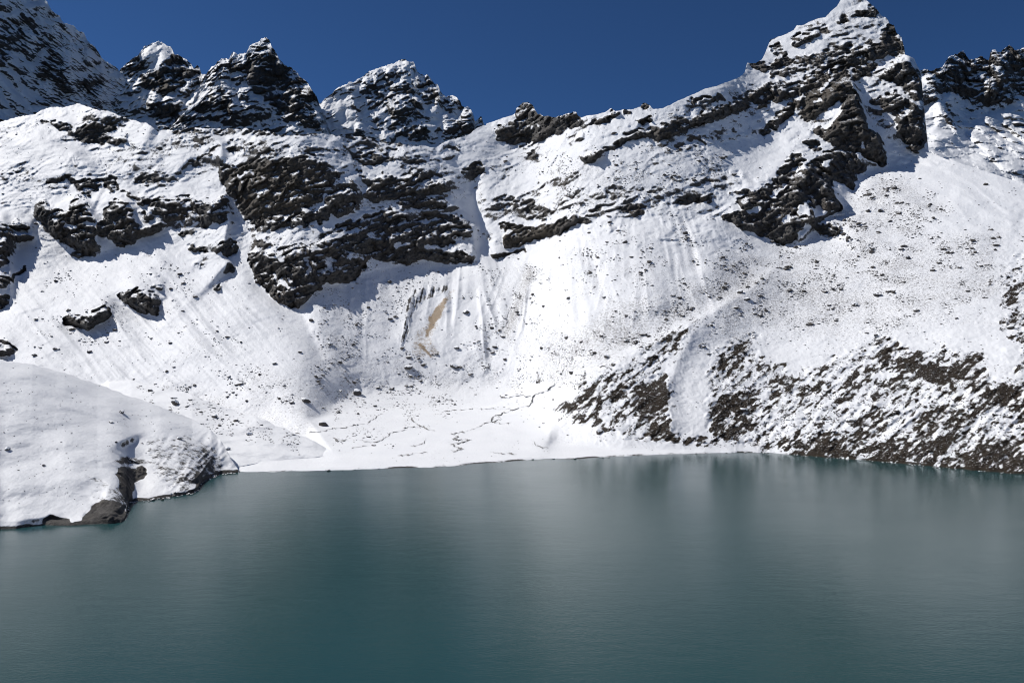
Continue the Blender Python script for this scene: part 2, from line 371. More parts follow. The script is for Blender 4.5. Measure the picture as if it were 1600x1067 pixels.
Gx = np.zeros_like(Gv)
LD = dct_solve(Gx, Gv * UP, 0.3)
at_shore = np.array([np.interp(shore_c[i], gv, LD[:, i]) for i in range(NU)])
corr = np.log(H * F / (shore_c - CY)) - at_shore
kk = np.exp(-np.linspace(-2.2, 2.2, 81) ** 2); kk /= kk.sum()
corr = np.convolve(np.pad(corr, 40, mode='edge'), kk, mode='valid')
LD = LD + corr[None, :]

# ------------------------------------------------------------------ material of snow and rock
def nodes_of(m):
    m.use_nodes = True
    nt = m.node_tree; nt.nodes.clear()
    return nt

def mk(nt, t, **kw):
    n = nt.nodes.new(t)
    for k, v in kw.items():
        if k.startswith('i_'):
            n.inputs[k[2:].replace('_', ' ')].default_value = v
        else: setattr(n, k, v)
    return n

def noise_node(nt, scale, detail=4, rough=.6, vec=None, lac=2.0):
    n = mk(nt, "ShaderNodeTexNoise"); n.inputs['Scale'].default_value = scale; n.inputs['Detail'].default_value = detail
    n.inputs['Roughness'].default_value = rough; n.inputs['Lacunarity'].default_value = lac
    if vec is not None: nt.links.new(vec, n.inputs['Vector'])
    return n

def mixc(nt, fac, a, b):
    m = mk(nt, "ShaderNodeMix", data_type='RGBA')
    for sock, val in ((0, fac), (6, a), (7, b)):
        if hasattr(val, 'type') and hasattr(val, 'links'): nt.links.new(val, m.inputs[sock])
        else: m.inputs[sock].default_value = val if sock == 0 else (*val, 1)
    return m.outputs[2]

def mth(nt, op, a, b=None, c=None, clamp=False):
    m = mk(nt, "ShaderNodeMath", operation=op); m.use_clamp = clamp
    for i, v in enumerate((a, b, c)):
        if v is None: continue
        if hasattr(v, 'links'): nt.links.new(v, m.inputs[i])
        else: m.inputs[i].default_value = v
    return m.outputs[0]

def terrain_material(name):
    m = bpy.data.materials.new(name); nt = nodes_of(m); L = nt.links
    co = mk(nt, "ShaderNodeTexCoord").outputs['Object']
    att = lambda n: mk(nt, "ShaderNodeAttribute", attribute_name=n).outputs['Fac']
    fine = noise_node(nt, .55, 5, .7, co); fine2 = noise_node(nt, .16, 4, .65, co)
    nsum = mth(nt, 'ADD', mth(nt, 'SUBTRACT', fine.outputs[0], .5), mth(nt, 'SUBTRACT', fine2.outputs[0], .5))
    r = mth(nt, 'ADD', att('rock'), mth(nt, 'MULTIPLY', nsum, .55))
    r = mth(nt, 'MULTIPLY', mth(nt, 'SUBTRACT', r, .44), 8.0, clamp=True)
    v = mth(nt, 'ADD', att('scrub'), mth(nt, 'MULTIPLY', nsum, .7))
    v = mth(nt, 'MULTIPLY', mth(nt, 'SUBTRACT', v, .45), 7.0, clamp=True)
    # rock
    big = noise_node(nt, .018, 3, .6, co); mid = noise_node(nt, .16, 8, .78, co)
    rk = mixc(nt, mth(nt, 'MULTIPLY', mth(nt, 'SUBTRACT', mid.outputs[0], .3), 2.4, clamp=True), (.014, .014, .016), (.140, .132, .122))
    warm = mth(nt, 'MULTIPLY', mth(nt, 'SUBTRACT', big.outputs[0], .47), 5.0, clamp=True)
    rk = mixc(nt, mth(nt, 'MULTIPLY', warm, .45), rk, (.085, .066, .050))
    rk = mixc(nt, mth(nt, 'MULTIPLY', att('warm'), .45), rk, (.10, .080, .055))
    vg = mixc(nt, noise_node(nt, .35, 5, .7, co).outputs[0], (.009, .008, .006), (.062, .046, .033))
    so = mixc(nt, noise_node(nt, .5, 5, .7, co).outputs[0], (.15, .105, .065), (.46, .36, .25))
    sn = mixc(nt, noise_node(nt, .03, 4, .6, co).outputs[0], (.74, .76, .79), (.85, .86, .875))
    sn = mixc(nt, mth(nt, 'MULTIPLY', mth(nt, 'SUBTRACT', noise_node(nt, .25, 6, .75, co).outputs[0], .56), 2.2, clamp=True), sn, (.66, .65, .65))
    gr = noise_node(nt, .42, 3, .75, co)
    gf = mth(nt, 'MULTIPLY', mth(nt, 'SUBTRACT', mth(nt, 'ADD', gr.outputs[0], mth(nt, 'MULTIPLY', att('grit'), .16)), .66), 9.0, clamp=True)
    sn = mixc(nt, mth(nt, 'MULTIPLY', gf, .75), sn, (.16, .15, .145))
    gr2 = noise_node(nt, .17, 4, .8, co)
    gf2 = mth(nt, 'MULTIPLY', mth(nt, 'SUBTRACT', mth(nt, 'ADD', gr2.outputs[0], mth(nt, 'MULTIPLY', att('grit'), .12)), .655), 8.0, clamp=True)
    sn = mixc(nt, mth(nt, 'MULTIPLY', gf2, .5), sn, (.30, .29, .28))
    c = mixc(nt, r, sn, rk)
    c = mixc(nt, v, c, vg)
    sf = mth(nt, 'MULTIPLY', mth(nt, 'SUBTRACT', mth(nt, 'ADD', att('soil'), mth(nt, 'MULTIPLY', nsum, 1.1)), .45), 3.0, clamp=True)
    c = mixc(nt, sf, c, so)
    b = mk(nt, "ShaderNodeBsdfPrincipled"); L.new(c, b.inputs['Base Color'])
    anyr = mth(nt, 'MAXIMUM', r, v)
    L.new(mth(nt, 'ADD', .62, mth(nt, 'MULTIPLY', anyr, .25)), b.inputs['Roughness'])
    b.inputs['Specular IOR Level'].default_value = .25
    bmp = mk(nt, "ShaderNodeBump"); bmp.inputs['Distance'].default_value = 1.0
    L.new(mth(nt, 'ADD', .35, mth(nt, 'MULTIPLY', anyr, .65)), bmp.inputs['Strength'])
    hgt = mth(nt, 'ADD', mth(nt, 'MULTIPLY', noise_node(nt, .3, 7, .68, co).outputs[0], 2.6), mth(nt, 'MULTIPLY', anyr, -.5))
    L.new(hgt, bmp.inputs['Height']); L.new(bmp.outputs[0], b.inputs['Normal'])
    o = mk(nt, "ShaderNodeOutputMaterial"); L.new(b.outputs[0], o.inputs[0])
    return m
M_TERRAIN = terrain_material("snow_and_rock")

# ------------------------------------------------------------------ mesh helpers
def tag(o, label=None, cat=None, kind=None, group=None):
    for k, v in (('label', label), ('category', cat), ('kind', kind), ('group', group)):
        if v: o[k] = v
    return o

def mesh_from(name, co, faces, mat, attrs=None, smooth=False):
    me = bpy.data.meshes.new(name)
    n, f = len(co), len(faces); k = faces.shape[1]
    me.vertices.add(n); me.vertices.foreach_set('co', np.ascontiguousarray(co, np.float32).ravel())
    me.loops.add(f * k); me.polygons.add(f)
    me.loops.foreach_set('vertex_index', np.ascontiguousarray(faces, np.int32).ravel())
    me.polygons.foreach_set('loop_start', np.arange(0, f * k, k, dtype=np.int32))
    if smooth: me.polygons.foreach_set('use_smooth', np.ones(f, bool))
    me.update(calc_edges=True)
    for an, a in (attrs or {}).items():
        at = me.attributes.new(an, 'FLOAT', 'POINT'); at.data.foreach_set('value', np.ascontiguousarray(a, np.float32).ravel())
    me.materials.append(mat)
    o = bpy.data.objects.new(name, me); scn.collection.objects.link(o)
    return o

def to_world(U, V, d):
    return np.stack([(U - CX) / F * d, d, H + (CY - V) / F * d])

def grid_normal(P):
    du = np.gradient(P, axis=2); dv = np.gradient(P, axis=1)
    n = np.cross(du, dv, axis=0)
    n /= np.linalg.norm(n, axis=0, keepdims=True) + 1e-9
    side = n[0] * P[0] + n[1] * P[1] + n[2] * (P[2] - H)
    return np.where(side[None] > 0, -n, n)

def box3(f):
    g = np.pad(f, 1, mode='edge')
    return (g[:-2, 1:-1] + g[2:, 1:-1] + g[1:-1, :-2] + g[1:-1, 2:] + 2 * g[1:-1, 1:-1]) / 6

def strata(P, tilt, L, o, warp):
    """0..1 sawtooth of beds that rise to the right by tilt; steep faces with quick ledges above them"""
    q = (P[2] * math.cos(tilt) - P[0] * math.sin(tilt)) / L + warp
    f = q - np.floor(q)
    return np.where(f < .72, f / .72, (1 - f) / .28), np.floor(q)

_cr = np.random.default_rng(21)
CELL = _cr.uniform(.12, .88, (256, 3)).astype(np.float32); TILTN = _cr.normal(0, 1, (256, 4)).astype(np.float32)

def facets(x, y, z):
    """broken rock: every cell of a 3D cell pattern is a flat face of its own tilt and set-back"""
    xi, yi, zi = np.floor(x), np.floor(y), np.floor(z)
    best = np.full(x.shape, 1e9, np.float32); out = np.zeros(x.shape, np.float32)
    X, Y, Z = (x - xi).astype(np.float32), (y - yi).astype(np.float32), (z - zi).astype(np.float32)
    xi, yi, zi = xi.astype(np.int32), yi.astype(np.int32), zi.astype(np.int32)
    for a in (-1, 0, 1):
        for b in (-1, 0, 1):
            for c in (-1, 0, 1):
                h = PERM[PERM[PERM[(xi + a) & 255] + ((yi + b) & 255)] + ((zi + c) & 255)]
                q = CELL[h]; dx, dy, dz = X - a - q[..., 0], Y - b - q[..., 1], Z - c - q[..., 2]
                d = dx * dx + dy * dy + dz * dz; m = d < best
                t = TILTN[h]
                best = np.where(m, d, best)
                out = np.where(m, t[..., 0] * dx * .9 + t[..., 1] * dz * .9 + t[..., 3] * .42, out)
    return out

def blocks(P, tilt, m):
    """facets at three sizes, only where m is true"""
    ct, st = math.cos(tilt), math.sin(tilt)
    p = P[:, m]; al, ac = p[0] * ct + p[2] * st, p[2] * ct - p[0] * st
    w = perlin(p[0] / 30, p[1] / 30, p[2] / 30) * 6
    v = facets((al + w) / 46, p[1] / 60, (ac + w) / 26) * 9.5
    v += facets((al + w) / 19 + 40, p[1] / 26, (ac + w * .5) / 10.5) * 4.2
    v += facets(al / 8.5 + 80, p[1] / 12, ac / 5.0) * 2.4 + facets(al / 4.2 + 120, p[1] / 6, ac / 2.8) * 1.1
    out = np.zeros(P.shape[1:]); out[m] = v
    return out

def rock_relief(P, tilt, k):
    """metres away from the lake for bare rock, beds plus broken blocks"""
    w1 = pn(P, 140, 3.1) * 1.4 + pn(P, 40, 5.2) * .8
    ct, st = math.cos(tilt), math.sin(tilt)
    al, ac = P[0] * ct + P[2] * st, P[2] * ct - P[0] * st
    s1, id1 = strata(P, tilt, 30, 0, w1)
    s2, id2 = strata(P, tilt, 11, 0, w1 * 2.6 + pn(P, 17, 9.4) * 1.1)
    bl = np.abs(pn((P[0] * 1.6, P[1], P[2] * .8), 34, 1.3)); bl2 = np.abs(pn(P, 13, 2.9)); bl3 = np.abs(pn(P, 5.5, 4.9))
    sl = perlin(al / 48, P[1] / 60, ac / 13) * 6.5 + perlin(al / 20 + 5, P[1] / 30, ac / 5.5) * 3.4 + perlin(al / 9 + 9, P[1] / 14, ac / 3.0) * 1.3
    r = pn(P, 110, .7) * 15 + pn(P, 55, 8.1) * 9 + (bl - .3) * 14 + (bl2 - .3) * 6 + (bl3 - .3) * 3 + sl * 1.0
    r += (.5 - s1) * 12 * np.clip(.25 + 2.6 * pn(P, 50, 6.6), 0, 1.7) + (.5 - s2) * 5 * np.clip(.2 + 2.6 * pn(P, 24, 7.6), 0, 1.7)
    r += pn(P, 3.2, 1.9) * 1.0
    return -r * k

def snow_relief(P, k=1.0):
    return k * (pn(P, 130, 2.2) * 6 + pn(P, 48, 3.3) * 2.2 + pn(P, 20, 4.4) * .9 + pn(P, 8, 5.5) * .6 + pn(P, 3.6, 6.6) * .5)

def cut(name, region, P, attrs, mat, smooth=False):
    """one object out of the cells of the grid P where region is true"""
    nr, nc = P.shape[1:]
    jj, ii = np.nonzero(region)
    if len(jj) == 0: return None
    a = jj * nc + ii
    q = np.stack([a, a + nc, a + nc + 1, a + 1], 1)
    ids, inv = np.unique(q.ravel(), return_inverse=True)
    flat = P.reshape(3, -1)[:, ids].T
    return mesh_from(name, flat, inv.reshape(-1, 4), mat, {k: v.ravel()[ids] for k, v in attrs.items()}, smooth)

def add_back(P, attrs, steps=((18, 10), (50, 42), (120, 110), (240, 230))):
    top = P[:, :1]; h = np.hypot(top[0], top[1]); rows = []
    for a, dz in steps:
        r = top.copy(); r[0] += top[0] / h * a; r[1] += top[1] / h * a; r[2] -= dz
        rows.insert(0, r)
    P2 = np.concatenate(rows + [P], 1)
    n = len(rows)
    return P2, {k: np.concatenate([np.repeat(v[:1], n, 0), v], 0) for k, v in attrs.items()}, n

def columns(a, b, step=1.25, edge=14.0, lo=-20, hi=1690):
    out = []
    x = a
    while x < b:
        out.append(x); x += step if lo <= x < hi else edge
    out.append(b)
    return np.array(out)

def jag(u, amp, seed):
    z = np.zeros_like(u)
    return amp * (perlin(u / 9.0 + seed, z + seed, z + .5) * 1.1 + np.abs(perlin(u / 4.0 + seed, z + 3.1, z + .5)) * 1.0 + perlin(u / 2.0, z + seed, z + .5) * .5)

# ------------------------------------------------------------------ main valley wall
CREST = "-260,150 -120,178 0,190 30,183 60,175 90,167 110,163 125,162 140,168 170,177 200,184 230,190 248,206 262,203 280,200 330,201 370,200 400,206 440,209 470,213 520,211 550,213 580,218 620,224 650,230 680,226 700,218 720,213 740,203 755,195 770,191 785,185 800,181 805,178 807,170 815,161 825,160 832,164 836,172 840,179 850,181 862,183 870,184 880,179 890,176 900,174 903,180 908,184 915,182 930,180 945,176 955,170 962,175 975,172 990,171 1000,168 1005,162 1015,165 1020,171 1035,170 1050,163 1060,158 1080,149 1100,140 1120,135 1135,129 1150,124 1160,118 1164,113 1166,103 1168,99 1180,98 1190,94 1195,85 1200,72 1203,63 1220,57 1240,48 1245,40 1252,41 1270,32 1285,28 1290,27 1300,17 1308,10 1313,2 1320,-6 1345,-5 1358,5 1370,15 1377,25 1385,29 1390,37 1397,40 1400,50 1408,58 1413,75 1414,86 1420,88 1428,92 1432,102 1438,112 1441,135 1444,170 1447,200 1451,238 1480,250 1520,262 1560,275 1600,288 1860,350"
uc = columns(-250, 1850)
NR = 592
vt = curve(CREST, uc); vt = vt + perlin(uc / 26, uc * 0 + .5, uc * 0 + 4.5) * 5 * (uc < 760) + jag(uc, 1.3, 5.0) * (uc < 740) + jag(uc, 1.0, 2.0) * np.clip(sample(blur(np.clip(rock_f, 0, 1), 2), uc, vt + 4) * 2.2 + .25, 0, 1.6) * (uc < 1440)
vb = curve(SHORE, uc) + 1.0 * sample(np.repeat((shore_c - curve(SHORE, gu))[None, :], NV, 0), uc, uc * 0)
U = np.repeat(uc[None, :], NR, 0)
V = np.maximum(vt[None, :], vb[None, :] - (np.arange(NR)[::-1] * 1.26)[:, None])
vt = V[0].copy()
LDs = sample(LD, U, V)
d = np.exp(LDs) - sample(blur(relief, 1, 1), U, V)
d_sh = d[-1:]
d = d + (H * F / (vb - CY)[None, :] - d_sh) * np.exp(-((vb[None, :] - V) / 9) ** 1.3)
P = to_world(U, V, d)
jx, jy = pn(P, 22, 13) * 5 + pn(P, 9, 14) * 3, pn(P, 22, 15) * 5 + pn(P, 9, 16) * 3
R = sample(rock_f, U + jx, V + jy)
VG = sample(veg_f, U + jx * 2, V + jy * 2); SO = sample(soil_f, U + jx * .5, V + jy * .5); SC = sample(scarp_f, U + jx * .5, V + jy * .5)
near = sstep(0, 16, vb[None, :] - V)
flat = 1 - sstep(3, 22, sample(th, U, V))
rs = sstep(.25, .75, R)
tiltm = sstep(300, 380, U)
rk = rock_relief(P, math.radians(24), 1.0) * tiltm + rock_relief(P, math.radians(3), 1.0) * (1 - tiltm)
amp = .30 + .65 * rs + .35 * sstep(.2, .5, R) * (1 - rs)
upper = sstep(470, 330, V) * (1 - np.exp(-((U - 1500) / 120) ** 2) * sstep(240, 280, V))
amp = np.maximum(amp * upper, rs) * np.where(V > 400, .55 + .45 * rs, 1)
amp = np.maximum(amp, .08)
rugged = sstep(-.4, .25, pn(P, 150, 61) + pn(P, 60, 62) * .5)
amp *= np.where(R < .6, .45 + .75 * rugged, 1)
bm = (R > .14) & (V < 520)
bk = np.zeros_like(R)
for tl, wgt in ((24, tiltm), (3, 1 - tiltm)):
    mm = bm & (wgt > .01)
    bk += blocks(P, math.radians(tl), mm) * wgt
bk *= sstep(.14, .6, R) * np.where(R < .6, .35 + .65 * rugged, 1)
def flute(ang, w, along):
    a = math.radians(ang); x = (U * math.sin(a) - V * math.cos(a)) * 1.15; y = (U * math.cos(a) + V * math.sin(a)) * 1.15; x = x + perlin(x / 60, y / 90, x * 0 + .5) * 9
    return (np.abs(perlin(x / w, y / along, x * 0 + .5)) - .3) * 1.5 + perlin(x / w / 2.3 + 9, y / along * 1.5, x * 0 + 4.5) * .6
def fan(cu, cv, spread, w, o):
    """runnels that spread downhill from a cone's top"""
    q = np.maximum(V - cv, 0) + spread
    x = (U - cu) / q * spread * 1.6 + perlin(U / 40, V / 55, U * 0 + o) * 4; y = V * 1.1
    m = sstep(-.35, .3, perlin(U / 34 + o, V / 60, U * 0 + 1.5))
    return ((np.abs(perlin(x / w, y / 130, x * 0 + o)) - .3) * 1.5 + perlin(x / w / 2.4 + 9, y / 60, x * 0 + o) * .7 + perlin(x / w / 5 + 3, y / 30, x * 0 + o) * .35) * (.35 + .9 * m)
def gauss(cu, cv, ru, rv): return np.exp(-((U - cu) / ru) ** 2 - ((V - cv) / rv) ** 2)
fl = flute(50, 20, 230) * gauss(230, 520, 200, 140) * 4.5 * (.4 + .9 * sstep(-.3, .3, perlin(U / 45, V / 45, U * 0 + 3.5))) + flute(44, 8, 90) * gauss(260, 520, 200, 140) * 1.6 + fan(878, 330, 110, 11, 2.5) * gauss(870, 480, 95, 95) * 7 + fan(1000, 270, 120, 12, 7.5) * gauss(1020, 420, 95, 85) * 7 + fan(715, 370, 90, 10, 4.5) * gauss(735, 490, 80, 85) * 5.5 + fan(560, 400, 120, 12, 5.5) * gauss(560, 500, 70, 80) * 4
fl += flute(32, 24, 200) * gauss(1520, 300, 170, 80) * 3.0
vgm = sstep(.1, .5, VG)
fl += flute(138, 14, 70) * vgm * 2.6
sn = snow_relief(P, 1.0) * (1 - .6 * flat)
scar = SC * (np.abs(perlin(U / 5.5, V / 40, U * 0 + .5)) - .3) * 9
d2 = d + near * ((rk * amp + bk) * (1 - flat) + sn * (1 - rs) + fl * (1 - rs) * (1 - flat) + scar
     + vgm * (pn(P, 6, 21) * 1.6 + pn(P, 3, 22) * .9 + pn(P, 14, 23) * 2.2))
P = to_world(U, V, d2)
P[2] += .7 * sstep(0, 2.5, vb[None, :] - V) + flat * near * pn(P, 30, 5) * .5
N = grid_normal(P); nz = box3(N[2]); nz2 = box3(box3(nz))
mix = nz * .55 + nz2 * .45
rockiness = .43 + ((R + (rugged - .5) * .22 * (R > .1)) * .62 - (mix - .18) * .60) + pn(P, 30, 31) * .16 + pn(P, 11, 33) * .14
rockiness = np.where(R > .8, .245 + (.90 - mix) * .95 + (R - .8) * .35 + pn(P, 14, 32) * .12, rockiness)
rockiness = np.maximum(rockiness, SC * (.40 + .75 * np.abs(perlin(U / 3.6 + V / 14, V / 30, U * 0 + .5)) + pn(P, 9, 51) * .25))
rockiness = np.maximum(rockiness, (1 - sstep(.8, 2.6 + 2.4 * (U > 1190), vb[None, :] - V)) * (.52 + pn(P, 26, 3) * .55))
a_ = math.radians(138); xs = (U * math.sin(a_) - V * math.cos(a_)); ys = (U * math.cos(a_) + V * math.sin(a_))
streak = perlin(xs / 9, ys / 26, xs * 0 + 2.5) * .42 + perlin(xs / 3.4, ys / 9, xs * 0 + 8.5) * .55 + perlin(xs / 30, ys / 60, xs * 0 + 4.5) * .25
scrub = np.minimum(VG + .12 * sstep(60, 0, vb[None, :] - V) * (VG > .1), .80) - (mix - .72) * .5 + streak * .75 + pn(P, 9, 77) * .18 - .03
scrub = np.where(VG > .02, scrub, 0)
warm = sample(blur((lambda f: (paint(f, "345,262 420,250 500,255 520,290 470,330 400,345 360,300", 1, 12), paint(f, "780,350 880,350 850,385 785,385", 1, 5), paint(f, "1255,110 1320,110 1310,180 1256,190", .6, 8), f)[-1])(np.zeros((NV, NU))), 2), U, V)
attrs = dict(rock=rockiness, scrub=scrub, soil=SO, warm=warm, grit=sample(stone_f, U, V) * .8 + .25 * (1 - flat) + pn(P, 45, 81) * .35)
PM = P                           # kept for placing stones
WALL = dict(P=P, uc=uc, vt=vt, vb=vb, pitch=1.26)
# bank below the water line
low = P[:, -1:].copy(); low[1] -= 12; low[2] = -4
P = np.concatenate([P, low], 1); attrs = {k: np.concatenate([v, v[-1:]], 0) for k, v in attrs.items()}
P, attrs, nb = add_back(P, attrs)
# regions, each an object of its own
nrT = P.shape[1]
reg = np.zeros((nrT - 1, len(uc) - 1), int)
Uc = np.repeat(((uc[1:] + uc[:-1]) / 2)[None, :], nrT - 1, 0)
Vc = np.concatenate([np.repeat(V[:1], nb, 0), V[:-1], V[-1:]], 0)[:, :-1]
REG = [
 ("snow_headwall", None, "wide snowfield of pale ledges rising from the bowl to the low part of the skyline", "snowfield"),
 ("left_snow_slope", "-260,385 0,420 60,390 150,402 260,365 390,420 455,485 520,600 480,690 300,760 -260,800", "grooved snow slope on the left running down beneath the dark cliffs", "snow slope"),
 ("scree_bowl", "455,485 520,440 620,412 760,405 860,380 960,345 1130,345 1240,400 1090,498 865,640 700,630 480,655 520,600", "fluted snow-covered scree fans below the central cliffs, cut by a brown scar", "scree slope"),
 ("valley_floor", "300,700 480,655 700,630 850,628 880,675 1100,698 1200,702 1200,760 300,760", "flat snowy outwash plain crossed by thin streams beside the lake", "plain"),
 ("shrub_slope", "865,640 1090,498 1240,400 1330,372 1560,380 1860,360 1860,800 1200,780 1100,697 880,675", "right-hand slope of snow streaked with dark brown scrub above the shore", "hillside"),
 ("snow_fan", "1330,372 1300,330 1320,290 1385,262 1430,236 1450,200 1900,300 1900,365 1560,380", "smooth sunlit snow fan spreading below the right-hand peak", "snow slope"),
 ("snow_terrace", "-260,100 250,150 345,190 348,262 345,300 240,300 190,300 150,275 60,290 55,315 -260,330", "rounded snowy terraces with a domed shoulder above the left cliffs", "snow terrace"),
 ("left_cliff", "-260,330 55,313 60,288 110,272 190,275 240,305 345,300 358,312 352,350 320,362 250,370 150,404 60,390 0,420 -20,490 -260,490", "band of black cliffs on the left with snow-filled gaps and a scalloped snow cap", "cliff"),
 ("central_cliff", "336,255 400,243 530,232 640,250 700,268 742,330 745,415 640,416 560,440 455,490 385,425 385,345 350,310", "largest dark cliff of brown and black slabs in the middle of the wall", "cliff"),
 ("small_cliff", "760,350 800,344 900,334 930,342 890,362 840,388 780,410 760,405", "short brown cliff with a snow ledge right of the great central cliff", "cliff"),
 ("ridge_cliff", "770,205 800,150 845,150 915,165 912,200 830,232 775,228", "dark stepped rock on the lowest skyline saddle with a small square tower", "cliff"),
 ("long_cliff", "900,240 1010,196 1165,143 1175,175 1090,205 1030,224 925,260 900,255", "long thin black cliff climbing rightward just under the skyline ridge", "cliff"),
 ("summit_pyramid", "1130,100 1180,-80 1440,-80 1450,238 1400,230 1352,195 1345,160 1322,107 1262,130 1256,190 1180,218 1165,160", "tall snowy pyramid peak with a dark diagonal rock band on the right", "mountain"),
 ("rock_tower", "1322,100 1350,160 1375,205 1390,264 1350,262 1340,240 1290,232 1262,205 1254,188 1260,128", "steep dark triangular rock tower leaning against the right-hand peak", "rock tower"),
 ("rock_spur", "1205,268 1240,238 1290,232 1342,240 1356,272 1342,300 1320,335 1318,370 1250,385 1215,392 1125,345 1145,300", "black broken rock spur below the triangular tower, shadow on its right", "rock spur"),
 ("rock_outcrop", "178,458 200,450 232,443 262,443 262,460 252,498 222,494 188,474", "dark slabby outcrop in the left snow slope, the upper one of two", "rock outcrop"),
 ("rock_outcrop", "96,500 110,486 150,478 168,474 180,482 180,494 155,512 135,520 100,510", "dark snow-capped outcrop in the left snow slope, the lower one of two", "rock outcrop"),
 ("rock_outcrop", "-40,530 12,528 26,538 28,556 12,560 -40,562", "small dark outcrop at the left edge above the headland", "rock outcrop"),
]
Vall = np.concatenate([np.repeat(V[:1], nb, 0) - np.arange(nb, 0, -1)[:, None] * 9, V, V[-1:] + 5], 0)
live = np.maximum(Vall[1:, 1:] - Vall[:-1, 1:], Vall[1:, :-1] - Vall[:-1, :-1]) > .01
WR = perlin(Uc / 14, Vc / 14, Uc * 0 + .5) * 3
for k, (nm, pl, lb, ct) in enumerate(REG):
    if pl is None: continue
    pts = np.array(P_(pl)); bb = (Uc > pts[:, 0].min() - 3) & (Uc < pts[:, 0].max() + 3) & (Vc > pts[:, 1].min() - 3) & (Vc < pts[:, 1].max() + 3)
    s_ = poly_sd(pts, (Uc + WR)[bb], (Vc - WR)[bb])
    rr = reg[bb]; rr[s_ > 0] = k; reg[bb] = rr
for k, (nm, pl, lb, ct) in enumerate(REG):
    o = cut(nm, (reg == k) & live, P, attrs, M_TERRAIN)
    if o: tag(o, lb, ct, 'structure')

# ------------------------------------------------------------------ peaks that stand behind the wall
def peak(name, label, crest, base, d0, rate, lines, rocks, bare, u0, u1, k=1.0, lean=None, tilt=20, nr=None, bare_mid=.3, jagk=1.5, cat="mountain"):
    uc = columns(u0, u1, 1.25, 12.0)
    vt = curve(crest, uc) + jag(uc, jagk, d0 / 100.0)
    vb = curve(base, uc)
    nr = nr or int(max(40, (vb - vt).max() / 1.25))
    t = np.linspace(0, 1, nr)[:, None]
    U = np.repeat(uc[None, :], nr, 0); V = vt[None, :] + (vb - vt)[None, :] * t
    rel = np.zeros((NV, NU)); rf = np.full((NV, NU), bare_mid)
    for s, a, wl, wr in lines: line_field(rel, s, a, wl, wr)
    for s, v in rocks: paint(rf, s, v, 4, 'max' if v > bare_mid else 'mix')
    d = d0 + (vb[None, :].mean() - V) * rate - sample(blur(rel, 1, 1), U, V)
    if lean is not None: d = d + lean(U, V)
    P = to_world(U, V, d)
    jx, jy = pn(P, 30, 13) * 6, pn(P, 30, 15) * 6
    R = sample(rf, U + jx, V + jy) + pn(P, 200, 71) * .16
    amp = k * (.25 + .65 * sstep(.2, .7, R))
    d = d + rock_relief(P / 1.25, math.radians(tilt), 1.3) * amp + pn(P, 220, 44) * 22 * k + (np.abs(pn((P[0] * 1.5, P[1], P[2] * .6), 90, 45)) - .3) * -55 * k
    d = d + blocks(P / 1.6, math.radians(tilt), R > -1) * 1.7 * k * (.35 + .65 * sstep(.1, .6, R))
    P = to_world(U, V, d)
    N = grid_normal(P); nz = box3(N[2]); nz2 = box3(box3(nz)); mix = nz * .55 + nz2 * .45
    rock = .42 + bare + (R * .55 - mix * .62) + pn(P, 40, 31) * .16 + pn(P, 16, 32) * .12
    at = dict(rock=rock, scrub=rock * 0, soil=rock * 0, warm=sstep(.2, .6, pn(P, 90, 55)) * .8)
    P, at, nb = add_back(P, at, ((30, 20), (90, 90), (220, 230), (420, 430)))
    o = cut(name, np.ones((P.shape[1] - 1, P.shape[2] - 1), bool), P, at, M_TERRAIN)
    tag(o, label, cat, 'structure')
    return o

peak("shadowed_mountain", "large mountain cut by the left edge, its whole face in blue shade",
     "-260,-200 -100,-120 0,-60 40,-30 71,0 82,17 94,26 100,36 110,38 120,47 132,52 136,64 148,73 160,92 175,102 186,111 200,124 212,136 225,150 240,163 262,180 280,200",
     "-260,260 0,215 120,190 200,205 250,225 280,230", 2900, 1.4,
     [("60,-10 105,60 115,150", 50, 40, 22), ("20,20 50,90 60,170", -40, 20, 30), ("136,60 150,110 160,180", 35, 25, 20), ("180,110 215,160 250,200", 25, 24, 16)],
     [("-100,10 0,30 20,32 35,50 45,75 40,85 25,80 10,100 -100,110", .85), ("25,0 35,15 55,30 60,55 75,70 95,85 103,100 100,115 112,140 115,150 100,145 95,135 75,120 60,130 68,100 80,90 70,75 50,55 35,35", .85),
      ("125,130 140,115 155,125 158,140 150,155 140,150 128,140", .9), ("120,75 135,75 138,85 125,88", .7), ("145,90 160,100 150,105", .7),
      ("205,155 230,160 245,175 255,190 235,185 215,178", .95), ("30,115 45,130 40,140 28,125", .7), ("50,150 115,150 115,168 60,165", .6), ("175,140 195,160 205,185 190,185 175,165", .6)],
     -.10, -250, 280, .8, tilt=-38, lean=lambda U, V: (U - 100) * 3.0, bare_mid=.30, jagk=2.2)
peak("twin_peak", "jagged dark peak with a snow-plastered top, second summit from the left",
     "150,190 170,130 186,111 188,108 200,97 215,88 225,73 237,68 248,64 262,71 268,75 272,84 285,88 298,99 303,106 308,101 312,108 315,117 322,116 340,128 360,170 380,205",
     "150,215 250,225 380,225", 3100, 2.0,
     [("248,64 262,120 262,180", 50, 40, 20), ("320,115 325,140 270,190", 60, 14, 20), ("248,64 200,100 215,150", 18, 20, 20), ("300,105 290,150", 25, 20, 12)],
     [("195,100 212,92 225,98 215,118 200,120", .9), ("213,125 225,110 245,108 262,85 275,85 290,95 300,105 310,105 313,115 300,120 290,125 300,140 290,145 275,140 255,150 235,145 220,135", .98),
      ("235,160 285,165 275,195 250,195", .75), ("285,135 320,122 325,128 300,145", .6), ("225,72 248,64 270,80 262,90 240,105 220,95", .1)],
     -.10, 150, 380, .9, bare_mid=.42, jagk=2.0)
